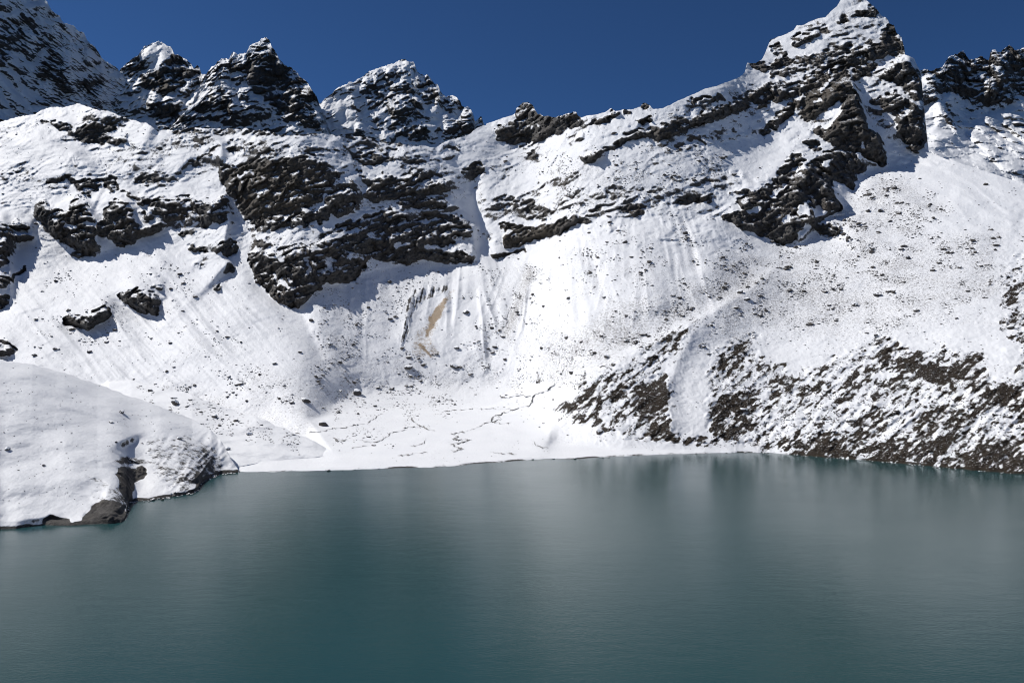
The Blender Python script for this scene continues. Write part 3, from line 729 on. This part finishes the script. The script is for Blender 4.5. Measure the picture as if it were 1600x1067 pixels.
peak("dark_peak", "darkest jagged rock peak, third summit from the left",
     "262,205 275,190 300,160 318,122 325,113 332,105 340,97 345,92 358,92 362,84 365,80 372,85 385,82 390,73 397,68 405,65 410,61 415,59 421,62 424,72 430,80 437,92 445,102 455,105 465,115 475,125 482,132 490,145 495,150 500,165 510,190 520,215",
     "262,225 400,228 520,230", 3050, 2.0,
     [("415,60 400,110 385,150 400,200", 50, 50, 24), ("415,60 450,110 470,160 480,205", 40, 26, 20), ("345,92 340,140 272,188", 65, 12, 24), ("365,150 355,195", 30, 20, 14), ("440,100 430,150 440,190", -24, 14, 16)],
     [("335,105 345,95 365,92 382,97 385,88 400,75 410,62 421,62 425,75 435,90 445,102 465,112 480,130 492,145 497,158 485,165 490,175 500,190 505,200 490,212 470,205 455,190 440,180 430,170 415,165 400,150 385,125 370,110 350,115 335,112", .93),
      ("360,130 385,120 400,160 410,180 430,190 440,205 400,200 375,175", .55), ("300,165 325,145 340,150 360,145 368,160 360,180 345,192 330,190 345,175 330,165 310,178 298,178", .9), ("270,190 290,183 300,195 280,198", .85),
      ("455,190 500,205 500,225 450,215", .2), ("270,188 315,145 325,135 328,145 300,175", .0)],
     -.09, 262, 520, .9, bare_mid=.5, jagk=2.2)
peak("snowy_peak", "snow-streaked rugged peak with pinnacles on its right shoulder, middle of the skyline",
     "440,200 470,175 503,160 510,152 525,140 540,131 548,128 555,127 565,120 575,112 590,107 600,104 615,99 625,95 633,91 638,96 647,98 650,108 655,115 662,118 668,115 673,122 678,130 684,131 688,142 692,148 697,152 700,150 708,150 715,153 719,158 722,166 730,166 736,172 740,180 742,190 746,188 750,184 752,182 755,190 770,215 800,240",
     "440,228 620,240 700,240 800,245", 3200, 2.2,
     [("548,127 552,165 570,215", 50, 45, 7), ("633,91 640,130 655,180 665,220", 50, 60, 18), ("672,120 690,160 700,215", 24, 20, 10), ("600,140 640,165 600,215", 22, 30, 12), ("735,170 740,210", 24, 26, 8)],
     [("570,140 590,128 610,120 625,130 640,130 650,150 660,170 665,200 670,215 650,225 620,210 600,205 615,185 600,175 575,175 572,160", .78), ("560,117 575,110 580,118 570,128", .75),
      ("645,100 650,115 665,118 675,125 685,135 688,155 680,170 668,160 655,140 645,125", .8), ("697,155 710,150 718,165 700,172", .75), ("722,168 735,170 740,190 730,205 700,215 690,200 715,190", .7),
      ("505,160 548,130 545,150 560,215 500,215", .02), ("668,160 690,165 690,200 672,215", .15)],
     -.08, 440, 800, .8, tilt=28, bare_mid=.42, jagk=1.8)
peak("toothed_ridge", "dark toothed rock ridge beyond the snow couloir at the right edge",
     "1400,150 1425,112 1440,108 1455,109 1465,108 1473,105 1478,95 1486,87 1498,82 1505,80 1510,88 1518,94 1528,90 1533,86 1538,90 1545,94 1548,82 1555,79 1562,80 1570,77 1577,70 1583,72 1588,78 1600,75 1640,90 1700,60 1850,110",
     "1400,265 1480,275 1600,310 1850,370", 2500, 1.3,
     [("1500,82 1490,130 1480,170 1500,230", 45, 30, 12), ("1575,72 1560,130 1540,165", 40, 30, 14), ("1450,110 1465,160 1480,200", 30, 18, 12), ("1600,150 1590,200", 26, 30, 14), ("1440,150 1450,230", -40, 14, 20), ("1530,180 1560,250", 20, 30, 16)],
     [("1440,112 1480,95 1500,80 1600,72 1700,60 1850,110 1850,160 1600,150 1560,165 1530,168 1500,150 1470,150 1450,130", .80), ("1440,140 1460,140 1470,160 1450,170", .45), ("1475,165 1500,180 1510,195 1490,200 1475,185", .7),
      ("1560,195 1600,190 1640,200 1600,210 1580,210", .75), ("1500,228 1560,240 1590,262 1540,255", .5), ("1440,175 1470,175 1500,230 1600,280 1600,320 1400,260", .05)],
     -.07, 1400, 1850, .75, lean=lambda U, V: -sstep(165, 290, V) * 330 + 60 * sstep(1440, 1520, U), tilt=10, bare_mid=.25, jagk=2.6)

# ------------------------------------------------------------------ headland and moraine in front, left
def foreground(name, label, crest, bottom, dtop, dbot, u0, u1, bumps, rocks, step=1.6, nr=170, cat="hillside", ease=1.0, shore=True, sk=.35, rk_=.25, smooth=True):
    uc = columns(u0, u1, step, 12.0)
    vt0 = curve(crest, uc); vt = vt0 + np.abs(perlin(uc / 30, uc * 0 + .5, uc * 0 + nr) * 4 + perlin(uc / 9, uc * 0 + 3.5, uc * 0 + nr) * 1.4 + perlin(uc / 4, uc * 0 + 5.5, uc * 0 + nr) * .6) * sstep(u1, u1 - 60, uc); vb0 = curve(bottom, uc)
    kw = int(34 / step) if shore else 1; kr = np.hanning(2 * kw + 3); kr /= kr.sum()
    vb = np.convolve(np.pad(vb0, kw + 1, mode='edge'), kr, mode='valid')
    dt = curve(dtop, uc); db = H * F / (vb - CY) if shore else curve(dbot, uc)
    t = np.linspace(0, 1, nr)[:, None]
    U = np.repeat(uc[None, :], nr, 0); V = vt[None, :] + (vb - vt)[None, :] * t
    # heights run straight between shore and crest, rounded near the top
    zt = H + (CY - vt0) / F * dt; zb = H + (CY - vb) / F * db
    s = np.linspace(0, 1, 60)[:, None]
    prof = s ** ease
    dd = dt[None, :] + (db - dt)[None, :] * s; zz = zt[None, :] + (zb - zt)[None, :] * prof
    vv = CY - (zz - H) / dd * F
    d = np.empty_like(U)
    vbs, vb = vb, vb0
    V = vt[None, :] + (vb - vt)[None, :] * t
    for i in range(len(uc)):
        v_ = np.maximum.accumulate(vv[:, i]); d[:, i] = np.interp(V[:, i], v_ + np.arange(60) * 1e-6, dd[:, i])
    rel = np.zeros((NV, NU)); rf = np.zeros((NV, NU))
    for s_, a, wl, wr in bumps: line_field(rel, s_, a, wl, wr)
    for s_, v in rocks: paint(rf, s_, v, 2.5)
    d -= sample(blur(rel, 1, 1), U, V)
    if shore: d = d + (H * F / (vb - CY)[None, :] - d[-1:]) * np.exp(-((vb[None, :] - V) / 8) ** 1.3)
    P = to_world(U, V, d)
    R = sample(rf, U + pn(P, 8, 3) * 3, V + pn(P, 8, 5) * 3)
    nearw = sstep(0, 10, vb[None, :] - V) if shore else 1
    rib = 0 if not shore else (np.abs(perlin((U * .75 + V * .66) / 9, (V * .75 - U * .66) / 30, U * 0 + .5)) - .3) * 3.2 * sstep(215, 290, U) * sstep(660, 700, V)
    d = d + nearw * rib + nearw * (sk * (pn(P, 90, 1) * 12 + pn(P, 35, 2) * 8 + pn(P, 14, 3) * 2.2 + pn(P, 6, 4) * .55 + pn(P, 2.6, 5) * .26) + rk_ * R * rock_relief(P * 2.2, math.radians(-20), .5))
    P = to_world(U, V, d)
    if shore: P[2] += 1.2 * sstep(0, 3, vb[None, :] - V)
    N = grid_normal(P); nz = box3(N[2])
    rock = .30 + R * .62 - (nz - .7) * .45 + pn(P, 7, 9) * .10
    if shore: rock = np.maximum(rock, (1 - sstep(1.0, 4.0, vb[None, :] - V + pn(P, 9, 12) * 2.5)) * .9)
    at = dict(rock=rock, scrub=rock * 0, soil=rock * 0, warm=rock * 0)
    G = dict(P=P, uc=uc, vt=vt, vb=vb)
    low = P[:, -1:].copy(); low[1] -= 5; low[2] -= 5
    P = np.concatenate([P, low], 1); at = {k: np.concatenate([v, v[-1:]], 0) for k, v in at.items()}
    P, at, nb = add_back(P, at, ((10, 3), (30, 14), (60, 40), (110, 90)))
    o = cut(name, np.ones((P.shape[1] - 1, P.shape[2] - 1), bool), P, at, M_TERRAIN, smooth)
    tag(o, label, cat, 'structure')
    return G

G_MOR = foreground("moraine_ridge", "bright low moraine ridge dotted with boulders, tapering to the flat shore behind the headland",
     "90,612 130,603 152,600 170,594 205,592 240,600 300,615 350,635 400,650 450,670 490,688 515,703 522,708",
     "90,775 300,752 340,738 375,728 430,719 522,711", "90,1120 205,1100 300,1000 400,900 450,860 522,806", "90,575 300,630 340,672 375,705 430,742 522,775", 90, 522,
     [("205,592 300,625 400,672 470,705", 8, 20, 20)], [], nr=110, shore=False, sk=.9, cat="moraine")
HEAD_BOT = "-250,880 -100,838 0,827 25,826 50,822 70,820 95,821 110,821 128,820 140,819 170,818 190,816 196,812 199,800 202,785 250,779 282,774 300,770 310,766 314,755 330,746 346,740 360,739 372,738"
G_HEAD = foreground("snow_headland", "smooth snow-covered headland sloping to the lake at the left, dark wet rock at its foot",
     "-250,520 -100,548 0,563 50,570 100,583 152,600 200,619 250,635 300,656 330,673 346,690 356,708 364,723 372,735",
     HEAD_BOT, "-250,680 0,735 152,785 300,765 340,725 360,692 372,679", "", -250, 372,
     [("190,690 202,715 208,745 214,810", -15, 12, 34), ("285,735 314,755 322,775", 5, 24, 10), ("160,775 178,783 194,800", 4, 34, 10)],
     [("140,800 150,790 165,785 178,783 190,795 197,800 196,813 170,818 135,820 125,815", .98), ("70,815 80,808 95,812 108,812 110,820 68,820", 1.0),
      ("182,740 192,730 205,735 222,728 230,738 226,752 210,758 205,785 196,785 188,765", 1.0), ("135,745 160,750 180,765 170,768 150,760", .45), ("165,725 200,715 240,722 300,745 312,762 285,772 262,750 240,728 200,728", .44),
      ("305,735 315,745 315,765 306,768", .9), ("140,770 200,760 205,800 150,800", .36), ("225,690 290,680 340,705 352,735 320,762 280,772 240,740", .38), ("240,700 275,700 325,740 290,745 250,720", .40)], ease=1.25, rk_=.45, sk=.62)

# ------------------------------------------------------------------ lake
def water_material():
    m = bpy.data.materials.new("glacial_water"); nt = nodes_of(m); L = nt.links
    co = mk(nt, "ShaderNodeTexCoord").outputs['Object']
    mp = mk(nt, "ShaderNodeMapping"); mp.inputs['Scale'].default_value = (.45, 1, 1); L.new(co, mp.inputs[0])
    b = mk(nt, "ShaderNodeBsdfPrincipled")
    c = mixc(nt, noise_node(nt, .012, 3, .5, mp.outputs[0]).outputs[0], (.014, .050, .055), (.019, .061, .065))
    L.new(c, b.inputs['Base Color'])
    b.inputs['IOR'].default_value = 1.34
    pat = noise_node(nt, .02, 3, .6, mp.outputs[0])
    L.new(mth(nt, 'ADD', .11, mth(nt, 'MULTIPLY', pat.outputs[0], .12)), b.inputs['Roughness'])
    w1 = noise_node(nt, 1.2, 4, .7, mp.outputs[0]); w2 = noise_node(nt, .15, 3, .6, mp.outputs[0])
    bmp = mk(nt, "ShaderNodeBump"); bmp.inputs['Strength'].default_value = .4; bmp.inputs['Distance'].default_value = .12
    L.new(mth(nt, 'ADD', w1.outputs[0], mth(nt, 'MULTIPLY', w2.outputs[0], 1.5)), bmp.inputs['Height']); L.new(bmp.outputs[0], b.inputs['Normal'])
    o = mk(nt, "ShaderNodeOutputMaterial"); L.new(b.outputs[0], o.inputs[0])
    return m
xs_ = np.linspace(-1300, 1300, 40); ys_ = np.linspace(-200, 800, 30)
XX, YY = np.meshgrid(xs_, ys_)
Pw = np.stack([XX, YY, XX * 0])[:, ::-1]
o = cut("lake_water", np.ones((29, 39), bool), Pw, {}, water_material(), True)
tag(o, "calm teal glacial lake filling the foreground", "lake", 'structure')

# hillside under the viewpoint, out of the picture's view
xs_ = np.linspace(-1300, 1300, 120); ys_ = np.linspace(-900, 110, 80)
XX, YY = np.meshgrid(xs_, ys_)
Zn = np.where(YY > 60, (60 - YY) * .1 - 1, 0) + np.where(YY < 60, (60 - YY) * .52 - 1, 0)
Pn_ = np.stack([XX, YY, Zn]); Pn_[2] += pn(Pn_, 120, 3) * 10 * sstep(60, -100, YY)
Pn_[2] = np.where((np.hypot(XX, YY) < 60), np.minimum(Pn_[2], H - 30), Pn_[2])
Pn_[2] = np.where(YY > -120, np.minimum(Pn_[2], 98), Pn_[2])
Pn_ = Pn_[:, ::-1]
zz_ = Pn_[0] * 0
o = cut("near_hillside", np.ones((79, 119), bool), Pn_, dict(rock=zz_ + .2, scrub=zz_, soil=zz_, warm=zz_), M_TERRAIN, True)
tag(o, "snowy hillside under the viewpoint on the near shore", "hillside", 'structure')

# ------------------------------------------------------------------ loose stones
def stone_material():
    m = bpy.data.materials.new("stone_with_snow"); nt = nodes_of(m); L = nt.links
    co = mk(nt, "ShaderNodeTexCoord").outputs['Object']
    geo = mk(nt, "ShaderNodeNewGeometry"); sp = mk(nt, "ShaderNodeSeparateXYZ"); L.new(geo.outputs['True Normal'], sp.inputs[0])
    n = noise_node(nt, .6, 4, .7, co)
    f = mth(nt, 'MULTIPLY', mth(nt, 'SUBTRACT', mth(nt, 'ADD', sp.outputs[2], mth(nt, 'MULTIPLY', n.outputs[0], .5)), .98), 6.0, clamp=True)
    rk = mixc(nt, noise_node(nt, .9, 5, .7, co).outputs[0], (.028, .027, .028), (.15, .135, .12))
    c = mixc(nt, f, rk, (.85, .86, .88))
    b = mk(nt, "ShaderNodeBsdfPrincipled"); L.new(c, b.inputs['Base Color']); b.inputs['Roughness'].default_value = .85; b.inputs['Specular IOR Level'].default_value = .2
    o = mk(nt, "ShaderNodeOutputMaterial"); L.new(b.outputs[0], o.inputs[0])
    return m
M_STONE = stone_material()

def rock_shape(seed, sub):
    """an angular stone: a sphere cut by random planes"""
    import bmesh
    bm = bmesh.new(); bmesh.ops.create_icosphere(bm, subdivisions=sub, radius=1.0)
    v = np.array([q.co[:] for q in bm.verts]); f = np.array([[q.index for q in g.verts] for g in bm.faces]); bm.free()
    r = np.random.default_rng(seed)
    for _ in range(9):
        n = r.normal(size=3); n /= np.linalg.norm(n); h = r.uniform(.45, .8)
        k = v @ n; v = v - np.maximum(k - h, 0)[:, None] * n
    v += r.normal(0, .03, v.shape); v *= r.uniform(.8, 1.25, 3) * (1, 1, .72)
    return v, f

def surf_many(G, u, v):
    """points of a grid's surface under many picture positions; nan where there is none"""
    i = np.clip(np.searchsorted(G['uc'], u) - 1, 0, len(G['uc']) - 2)
    nr = G['P'].shape[1]
    if 'pitch' in G: t = (nr - 1) - (G['vb'][i] - v) / G['pitch']; bad = (v < G['vt'][i] + 2) | (v > G['vb'][i] - 2)
    else: t = (v - G['vt'][i]) / (G['vb'][i] - G['vt'][i]) * (nr - 1); bad = (t < 1) | (t > nr - 2)
    p = G['P'][:, np.clip(np.round(t).astype(int), 0, nr - 1), i].T.copy()
    p[bad] = np.nan
    return p

def surf(G, u, v):
    p = surf_many(G, np.array([float(u)]), np.array([float(v)]))[0]
    return None if np.isnan(p[0]) else p

# single boulders that stand out: photo position, width in photo pixels
BIG = [
 (479, 628, 19, "largest lone dark boulder on the snow left of the streams"), (506, 666, 15, "flat dark boulder at the lower edge of the left snow slope"),
 (557, 616, 20, "low wide dark boulder on the snow at the foot of the bowl"), (729, 490, 13, "dark boulder right of the brown scar on the scree fan"),
 (516, 539, 10, "small boulder above the stony strip left of the bowl"), (936, 678, 16, "dark boulder at the foot of the scrub slope beside the plain"),
 (1161, 642, 12, "boulder standing in the lower scrub of the right slope"), (1376, 332, 10, "round boulder below the shadow of the black spur"), (1358, 331, 9, "round boulder just right of the black spur"),
 (1336, 479, 12, "pale-topped boulder in the middle of the right snow slope"), (1373, 462, 12, "boulder in the right snow slope above the scrub"), (1330, 660, 14, "dark boulder among scrub near the right shore"),
 (1156, 458, 11, "boulder on the crest between the bowl and the right slope"), (1168, 470, 11, "boulder just below the crest of the right slope"), (640, 575, 13, "dark boulder directly under the brown scar"),
 (715, 545, 10, "boulder on the fan right of the scar's foot"), (712, 575, 16, "low dark boulder on the fan below the scar's foot"), (790, 562, 8, "boulder at the foot of the middle fan"), (878, 585, 9, "boulder between the middle fan and the scrub"),
 (1010, 423, 8, "boulder high on the fluted fan right of the middle"), (988, 403, 7, "topmost boulder on the fluted fan right of the middle"), (609, 442, 8, "boulder on the snow crest above the scar"), (576, 482, 8, "small boulder on the bright snow left of the scar"),
 (830, 467, 6, "small boulder in the middle of the smooth fan"), (944, 466, 8, "boulder at the right edge of the smooth fan"), (305, 604, 7, "boulder on the left snow slope above the moraine ridge"), (430, 570, 9, "boulder in the middle of the left snow slope"),
 (1350, 693, 11, "dark boulder on the lower right bank"), (1500, 420, 9, "boulder high on the right snow slope"), (1420, 405, 10, "boulder at the top of the right snow slope"), (1578, 515, 13, "dark boulder near the right edge of the slope"),
 (950, 560, 11, "boulder above the upper edge of the left scrub patch"), (980, 535, 11, "boulder on the stony strip above the scrub"),
]
BIG_H = [(190, 647, 12, "dark wedge boulder on the upper headland"), (12, 705, 9, "small boulder at the left edge of the headland"), (70, 730, 7, "small stone on the lower left of the headland"), (175, 662, 7, "small boulder on the headland below the wedge one"),
 (182, 694, 6, "small stone in the middle of the headland"), (280, 688, 10, "dark slab on the right flank of the headland")]
BIG_M = [(235, 611, 9, "boulder at the upper left of the moraine ridge"), (275, 631, 13, "flat boulder in the middle of the moraine ridge"), (338, 652, 12, "dark boulder on the moraine ridge right of its middle"),
 (391, 679, 9, "lone dark boulder low on the moraine ridge"), (356, 702, 9, "dark boulder at the foot of the moraine beside the headland"), (273, 622, 9, "boulder in the upper part of the moraine ridge"), (337, 627, 9, "boulder on the crest of the moraine ridge")]
protos = []
for k in range(10):
    v, f = rock_shape(100 + k, 2)
    me = bpy.data.meshes.new("boulder"); me.from_pydata(v.tolist(), [], f.tolist()); me.materials.append(M_STONE); protos.append(me)
M_SNOW = bpy.data.materials.new("boulder_snow"); nt = nodes_of(M_SNOW)
b = mk(nt, "ShaderNodeBsdfPrincipled"); b.inputs['Base Color'].default_value = (.84, .86, .88, 1); b.inputs['Roughness'].default_value = .65
nt.links.new(b.outputs[0], mk(nt, "ShaderNodeOutputMaterial").inputs[0])
caps = []
for me in protos:
    v = np.array([q.co[:] for q in me.vertices]); f = np.array([q.vertices[:] for q in me.polygons]); nn = np.array([q.normal[:] for q in me.polygons])
    cen = v[f].mean(1); ok = (nn[:, 2] > .5) & (cen[:, 2] > .1)
    ids, inv = np.unique(f[ok].ravel(), return_inverse=True)
    top = v[ids] * (1.05, 1.05, 1.0) + (0, 0, .09); low_ = v[ids] * .98
    tri = inv.reshape(-1, 3); ed = {}
    for a, b_, c in tri:
        for e in ((a, b_), (b_, c), (c, a)): ed[e] = 1
    rim = [(a, b_) for a, b_ in ed if (b_, a) not in ed]; n_ = len(ids)
    fs_ = tri.tolist() + [[a, a + n_, b_ + n_, b_] for a, b_ in rim]
    m2 = bpy.data.meshes.new("snow_cap"); m2.from_pydata(np.concatenate([top, low_]).tolist(), [], fs_); m2.materials.append(M_SNOW); caps.append(m2)
def boulder(p, size, label, group=None, cap=False):
    k = random.randrange(len(protos))
    o = bpy.data.objects.new("boulder", protos[k]); scn.collection.objects.link(o)
    o.location = (p[0], p[1], p[2] + size * .10)
    s = size * .5
    o.scale = (s * random.uniform(.95, 1.1), s * random.uniform(.7, 1), s * random.uniform(.75, 1.05))
    o.rotation_euler = (random.uniform(-.2, .2), random.uniform(-.2, .2), random.uniform(0, 6.28))
    tag(o, label, "boulder", None, group)
    if cap:
        c = bpy.data.objects.new("snow_cap", caps[k]); scn.collection.objects.link(c); c.parent = o
for lst, G in ((BIG, WALL), (BIG_H, G_HEAD), (BIG_M, G_MOR)):
    for u, v, w, lb in lst:
        p = surf(G, u, v)
        if p is not None: boulder(p, w * p[1] / F * 1.1, lb, cap=w >= 9)

# many stones, larger ones as objects, the rest joined
ZONES = [("scree", "middle-sized dark stone on the snow-covered scree of the central bowl", 455, 1130, 390, 640),
         ("right", "middle-sized dark stone on the snow of the right-hand slope", 1130, 1620, 260, 740),
         ("left", "middle-sized dark stone on the left snow slope", -20, 455, 395, 640),
         ("high", "middle-sized dark stone on the high snowfield under the ridge", 700, 1130, 200, 390)]
cand = []
n_try = 170000
uu = rng.uniform(-20, 1620, n_try); vv = rng.uniform(170, 730, n_try); keep = rng.uniform(0, 1, n_try)
clump = perlin(uu / 26, vv / 18, uu * 0 + .5) + .5 * perlin(uu / 9, vv / 6, uu * 0 + 3.5)
dens = (sample(stone_f, uu, vv) * .75 + .035) * np.clip(.12 + clump * 3.4, 0.02, 3.2)
sel = (keep < dens * .75) & (sample(rock_f, uu, vv) < .6)
sz = 1.6 + rng.pareto(2.8, n_try) * 1.5
sel &= (vv < curve(SHORE, uu) - 6) & ~((uu > 300) & (uu < 520) & (vv > 640))
pp = surf_many(WALL, uu[sel], vv[sel])
for u, v, s, p in zip(uu[sel], vv[sel], sz[sel], pp):
    if p[0] != p[0]: continue
    cand.append((min(s, 8.0), u, v, p, WALL))
for _ in range(720):                                   # on the moraine ridge
    u = random.uniform(215, 470); v = float(curve("205,592 240,600 300,615 350,635 400,650 450,670 490,688 515,703", u)) + random.uniform(2, 46) * (1 if u < 400 else .7)
    if perlin(np.array([u / 20]), np.array([v / 14]), np.array([.5]))[0] < -.12: continue
    p = surf(G_MOR, u, v)
    if p is not None: cand.append((min(.9 + random.paretovariate(2.2), 8), u, v, p, G_MOR))
for _ in range(240):
    u = random.uniform(0, 345); v = random.uniform(575, 800)
    p = surf(G_HEAD, u, v)
    if p is not None: cand.append((1.2 + random.paretovariate(3.2) * .7, u, v, p, G_HEAD))
for _ in range(260):
    if random.random() < .45:
        u = random.uniform(195, 372); v = float(curve(HEAD_BOT, u)) + random.uniform(-1, 2.2); G = G_HEAD
    elif random.random() < .8: u = random.uniform(1150, 1610); v = float(curve(SHORE, u)) + random.uniform(-1.5, 1.5); G = WALL
    else: u = random.uniform(372, 1150); v = float(curve(SHORE, u)) + random.uniform(-1.0, 1.2); G = WALL
    cand.append((min(1.6 + random.paretovariate(2.2) * .9, 7), u, v, to_world(u, v, H * F / (v - CY)), G))
cand.sort(key=lambda c: -c[0])
n_single = 300 - len(BIG) - len(BIG_H) - len(BIG_M)
for s, u, v, p, G in cand[:n_single]:
    if G is G_MOR: lb, gr = "middle-sized dark stone on the moraine ridge behind the headland", "stones on the moraine ridge"
    elif G is G_HEAD: lb, gr = "middle-sized stone on the snowy headland", "stones on the headland"
    else:
        lb, gr = "middle-sized dark stone on the snowy mountainside", "stones on the mountainside"
        for z, l_, a, b, c, d_ in ZONES:
            if a <= u < b and c <= v < d_: lb, gr = l_, "stones of the " + {"scree": "central scree", "right": "right-hand slope", "left": "left snow slope", "high": "high snowfield"}[z]; break
    boulder(p, s * p[1] / F * 1.15, lb, gr)
def joined(name, items, label, cat, mat, flat_=.62, sub=1, nproto=8, sink=.05, seed=0, squash=(1, 1)):
    pr = [rock_shape(500 + seed + k, sub) for k in range(nproto)]
    vs, fs, n = [], [], 0
    r = np.random.default_rng(seed + 3)
    for s, p in items:
        v, f = pr[r.integers(nproto)]
        a = r.uniform(0, 6.28); c, q = math.cos(a), math.sin(a)
        w = v * (s * .5) * (r.uniform(.8, 1.2), r.uniform(.8, 1.2), r.uniform(.6, 1.0) * flat_ / .62)
        w = np.stack([w[:, 0] * c - w[:, 1] * q, w[:, 0] * q + w[:, 1] * c, w[:, 2]], 1) + (p[0], p[1], p[2] + s * sink)
        vs.append(w); fs.append(f + n); n += len(v)
    o = mesh_from(name, np.concatenate(vs), np.concatenate(fs), mat)
    tag(o, label, cat, 'stuff')
    return o
joined("scattered_stones", [(s * p[1] / F * 1.1, p) for s, u, v, p, G in cand[n_single:]], "countless small dark stones scattered over the snow slopes", "stones", M_STONE, sub=1)

# scrub on the right slope
def scrub_material():
    m = bpy.data.materials.new("scrub"); nt = nodes_of(m); L = nt.links
    co = mk(nt, "ShaderNodeTexCoord").outputs['Object']
    geo = mk(nt, "ShaderNodeNewGeometry"); sp = mk(nt, "ShaderNodeSeparateXYZ"); L.new(geo.outputs['True Normal'], sp.inputs[0])
    n = noise_node(nt, 1.1, 3, .7, co)
    f = mth(nt, 'MULTIPLY', mth(nt, 'SUBTRACT', mth(nt, 'ADD', sp.outputs[2], mth(nt, 'MULTIPLY', n.outputs[0], .6)), 1.12), 6.0, clamp=True)
    rk = mixc(nt, noise_node(nt, .25, 5, .7, co).outputs[0], (.008, .007, .005), (.050, .036, .025))
    c = mixc(nt, f, rk, (.83, .84, .86))
    b = mk(nt, "ShaderNodeBsdfPrincipled"); L.new(c, b.inputs['Base Color']); b.inputs['Roughness'].default_value = .9; b.inputs['Specular IOR Level'].default_value = .1
    o = mk(nt, "ShaderNodeOutputMaterial"); L.new(b.outputs[0], o.inputs[0])
    return m
nt_ = 60000
uu = rng.uniform(840, 1640, nt_); vv = rng.uniform(380, 745, nt_)
xs2 = uu * math.sin(a_) - vv * math.cos(a_); ys2 = uu * math.cos(a_) + vv * math.sin(a_)
st2 = perlin(xs2 / 9, ys2 / 26, xs2 * 0 + 2.5) * .42 + perlin(xs2 / 3.4, ys2 / 9, xs2 * 0 + 8.5) * .55
dv_ = sample(veg_f, uu, vv)
sel = (dv_ > .1) & (dv_ + st2 * .7 + rng.uniform(-.25, .25, nt_) > .58)
items = []
sel &= vv < curve(SHORE, uu) - 3
for p in surf_many(WALL, uu[sel], vv[sel]):
    if p[0] == p[0]: items.append((random.uniform(1.2, 3.4) * p[1] / F, p))
items = items[:15000]
joined("low_scrub", items, "dark brown low scrub poking through the snow on the right-hand slope", "scrub", scrub_material(), sub=1, seed=40, sink=.05)

# ------------------------------------------------------------------ streams on the plain
def stream_material():
    m = bpy.data.materials.new("stream_bed"); nt = nodes_of(m); L = nt.links
    co = mk(nt, "ShaderNodeTexCoord").outputs['Object']
    b = mk(nt, "ShaderNodeBsdfPrincipled"); L.new(mixc(nt, noise_node(nt, .4, 4, .7, co).outputs[0], (.09, .085, .08), (.42, .41, .40)), b.inputs['Base Color'])
    b.inputs['Roughness'].default_value = .5
    o = mk(nt, "ShaderNodeOutputMaterial"); L.new(b.outputs[0], o.inputs[0])
    return m
M_STREAM = stream_material()
STREAMS = [
 ("875,598 858,610 840,616 833,622 834,630 818,636 805,641 790,645 775,650 771,657 758,663 745,668 731,674 718,677 707,679", 2.4, "widest stream, winding down from the scrub foot across the plain"),
 ("775,650 785,656 770,660 790,663 800,660", 2.6, "short side pool of the widest stream where it bends"),
 ("707,679 716,684 710,688 737,688 720,692 704,695 716,699 724,702 712,705 704,706", 2.6, "zigzag stream end nearest the shore in the middle of the plain"),
 ("834,622 815,618 800,622 780,620", 1.5, "thin channel branching left from the top of the widest stream"),
 ("560,690 590,693 610,680 630,672 640,668 655,670", 1.3, "thin channel crossing the plain left of the zigzag stream"),
 ("640,650 648,660 658,668 675,672 680,674", 1.5, "short dark channel above the middle of the plain"),
 ("575,665 582,658 592,650 596,646", 1.8, "short forked channel at the left foot of the bowl"),
 ("550,702 562,699 575,697", 1.8, "short dark channel near the left shore of the plain"),
 ("520,685 530,690 540,688 530,695", 1.4, "tiny channel at the left end of the plain"),
 ("620,715 640,712 655,709 668,708", 1.3, "thin channel running beside the shore below the zigzag stream"),
 ("640,700 655,697 665,692 668,684", 1.2, "faint curved channel left of the zigzag stream"),
 ("765,708 790,710 808,710", 1.5, "flat channel on the shore right of the zigzag stream"),
 ("830,690 845,700 860,702", 1.0, "faint channel on the right of the plain"),
 ("460,680 500,676 540,668 570,664", 1.0, "faint long channel left of the forked one"),
 ("800,641 760,640 720,640 690,646", 1.0, "faint channel running left from the widest stream"),
]
for s, w, lb in STREAMS:
    pts = np.array(P_(s)); seg = np.concatenate([[0], np.cumsum(np.hypot(*np.diff(pts, axis=0).T))])
    n = max(8, int(seg[-1] / 1.2)); q = np.linspace(0, seg[-1], n)
    pu = np.interp(q, seg, pts[:, 0]) + perlin(q / 7, q * 0 + w, q * 0 + .5) * 4 + perlin(q / 3, q * 0 + w, q * 0 + 9.5) * 2.2; pv = np.interp(q, seg, pts[:, 1]) + perlin(q / 6, q * 0 + w, q * 0 + 6.5) * 2.2 + perlin(q / 2.6, q * 0 + w, q * 0 + 2.5) * .9
    L_, R_ = [], []
    for k in range(n):
        p = surf(WALL, pu[k], pv[k])
        if p is None: continue
        hw = w * .34 * max(.12, .75 + 2.0 * perlin(np.array([q[k] / 5]), np.array([w * 3.3 + len(s) * .37]), np.array([2.5]))[0]) * min(1, k / 3, (n - 1 - k) / 3 + .05)
        ww = hw * p[1] / F
        # width mostly across the flow, on the ground
        L_.append((p[0] - ww * 1.3, p[1] - ww * 4, p[2])); R_.append((p[0] + ww * 1.3, p[1] + ww * 4, p[2]))
    m_ = len(L_); grid = np.stack([np.array(L_).T, np.array(R_).T], 1)
    grid[2] = np.maximum.accumulate(grid[2], 1) * 0 + grid[2].mean(0, keepdims=True) + .5
    o = cut("stream", np.ones((1, m_ - 1), bool), grid, {}, M_STREAM)
    tag(o, lb, "stream", 'structure')
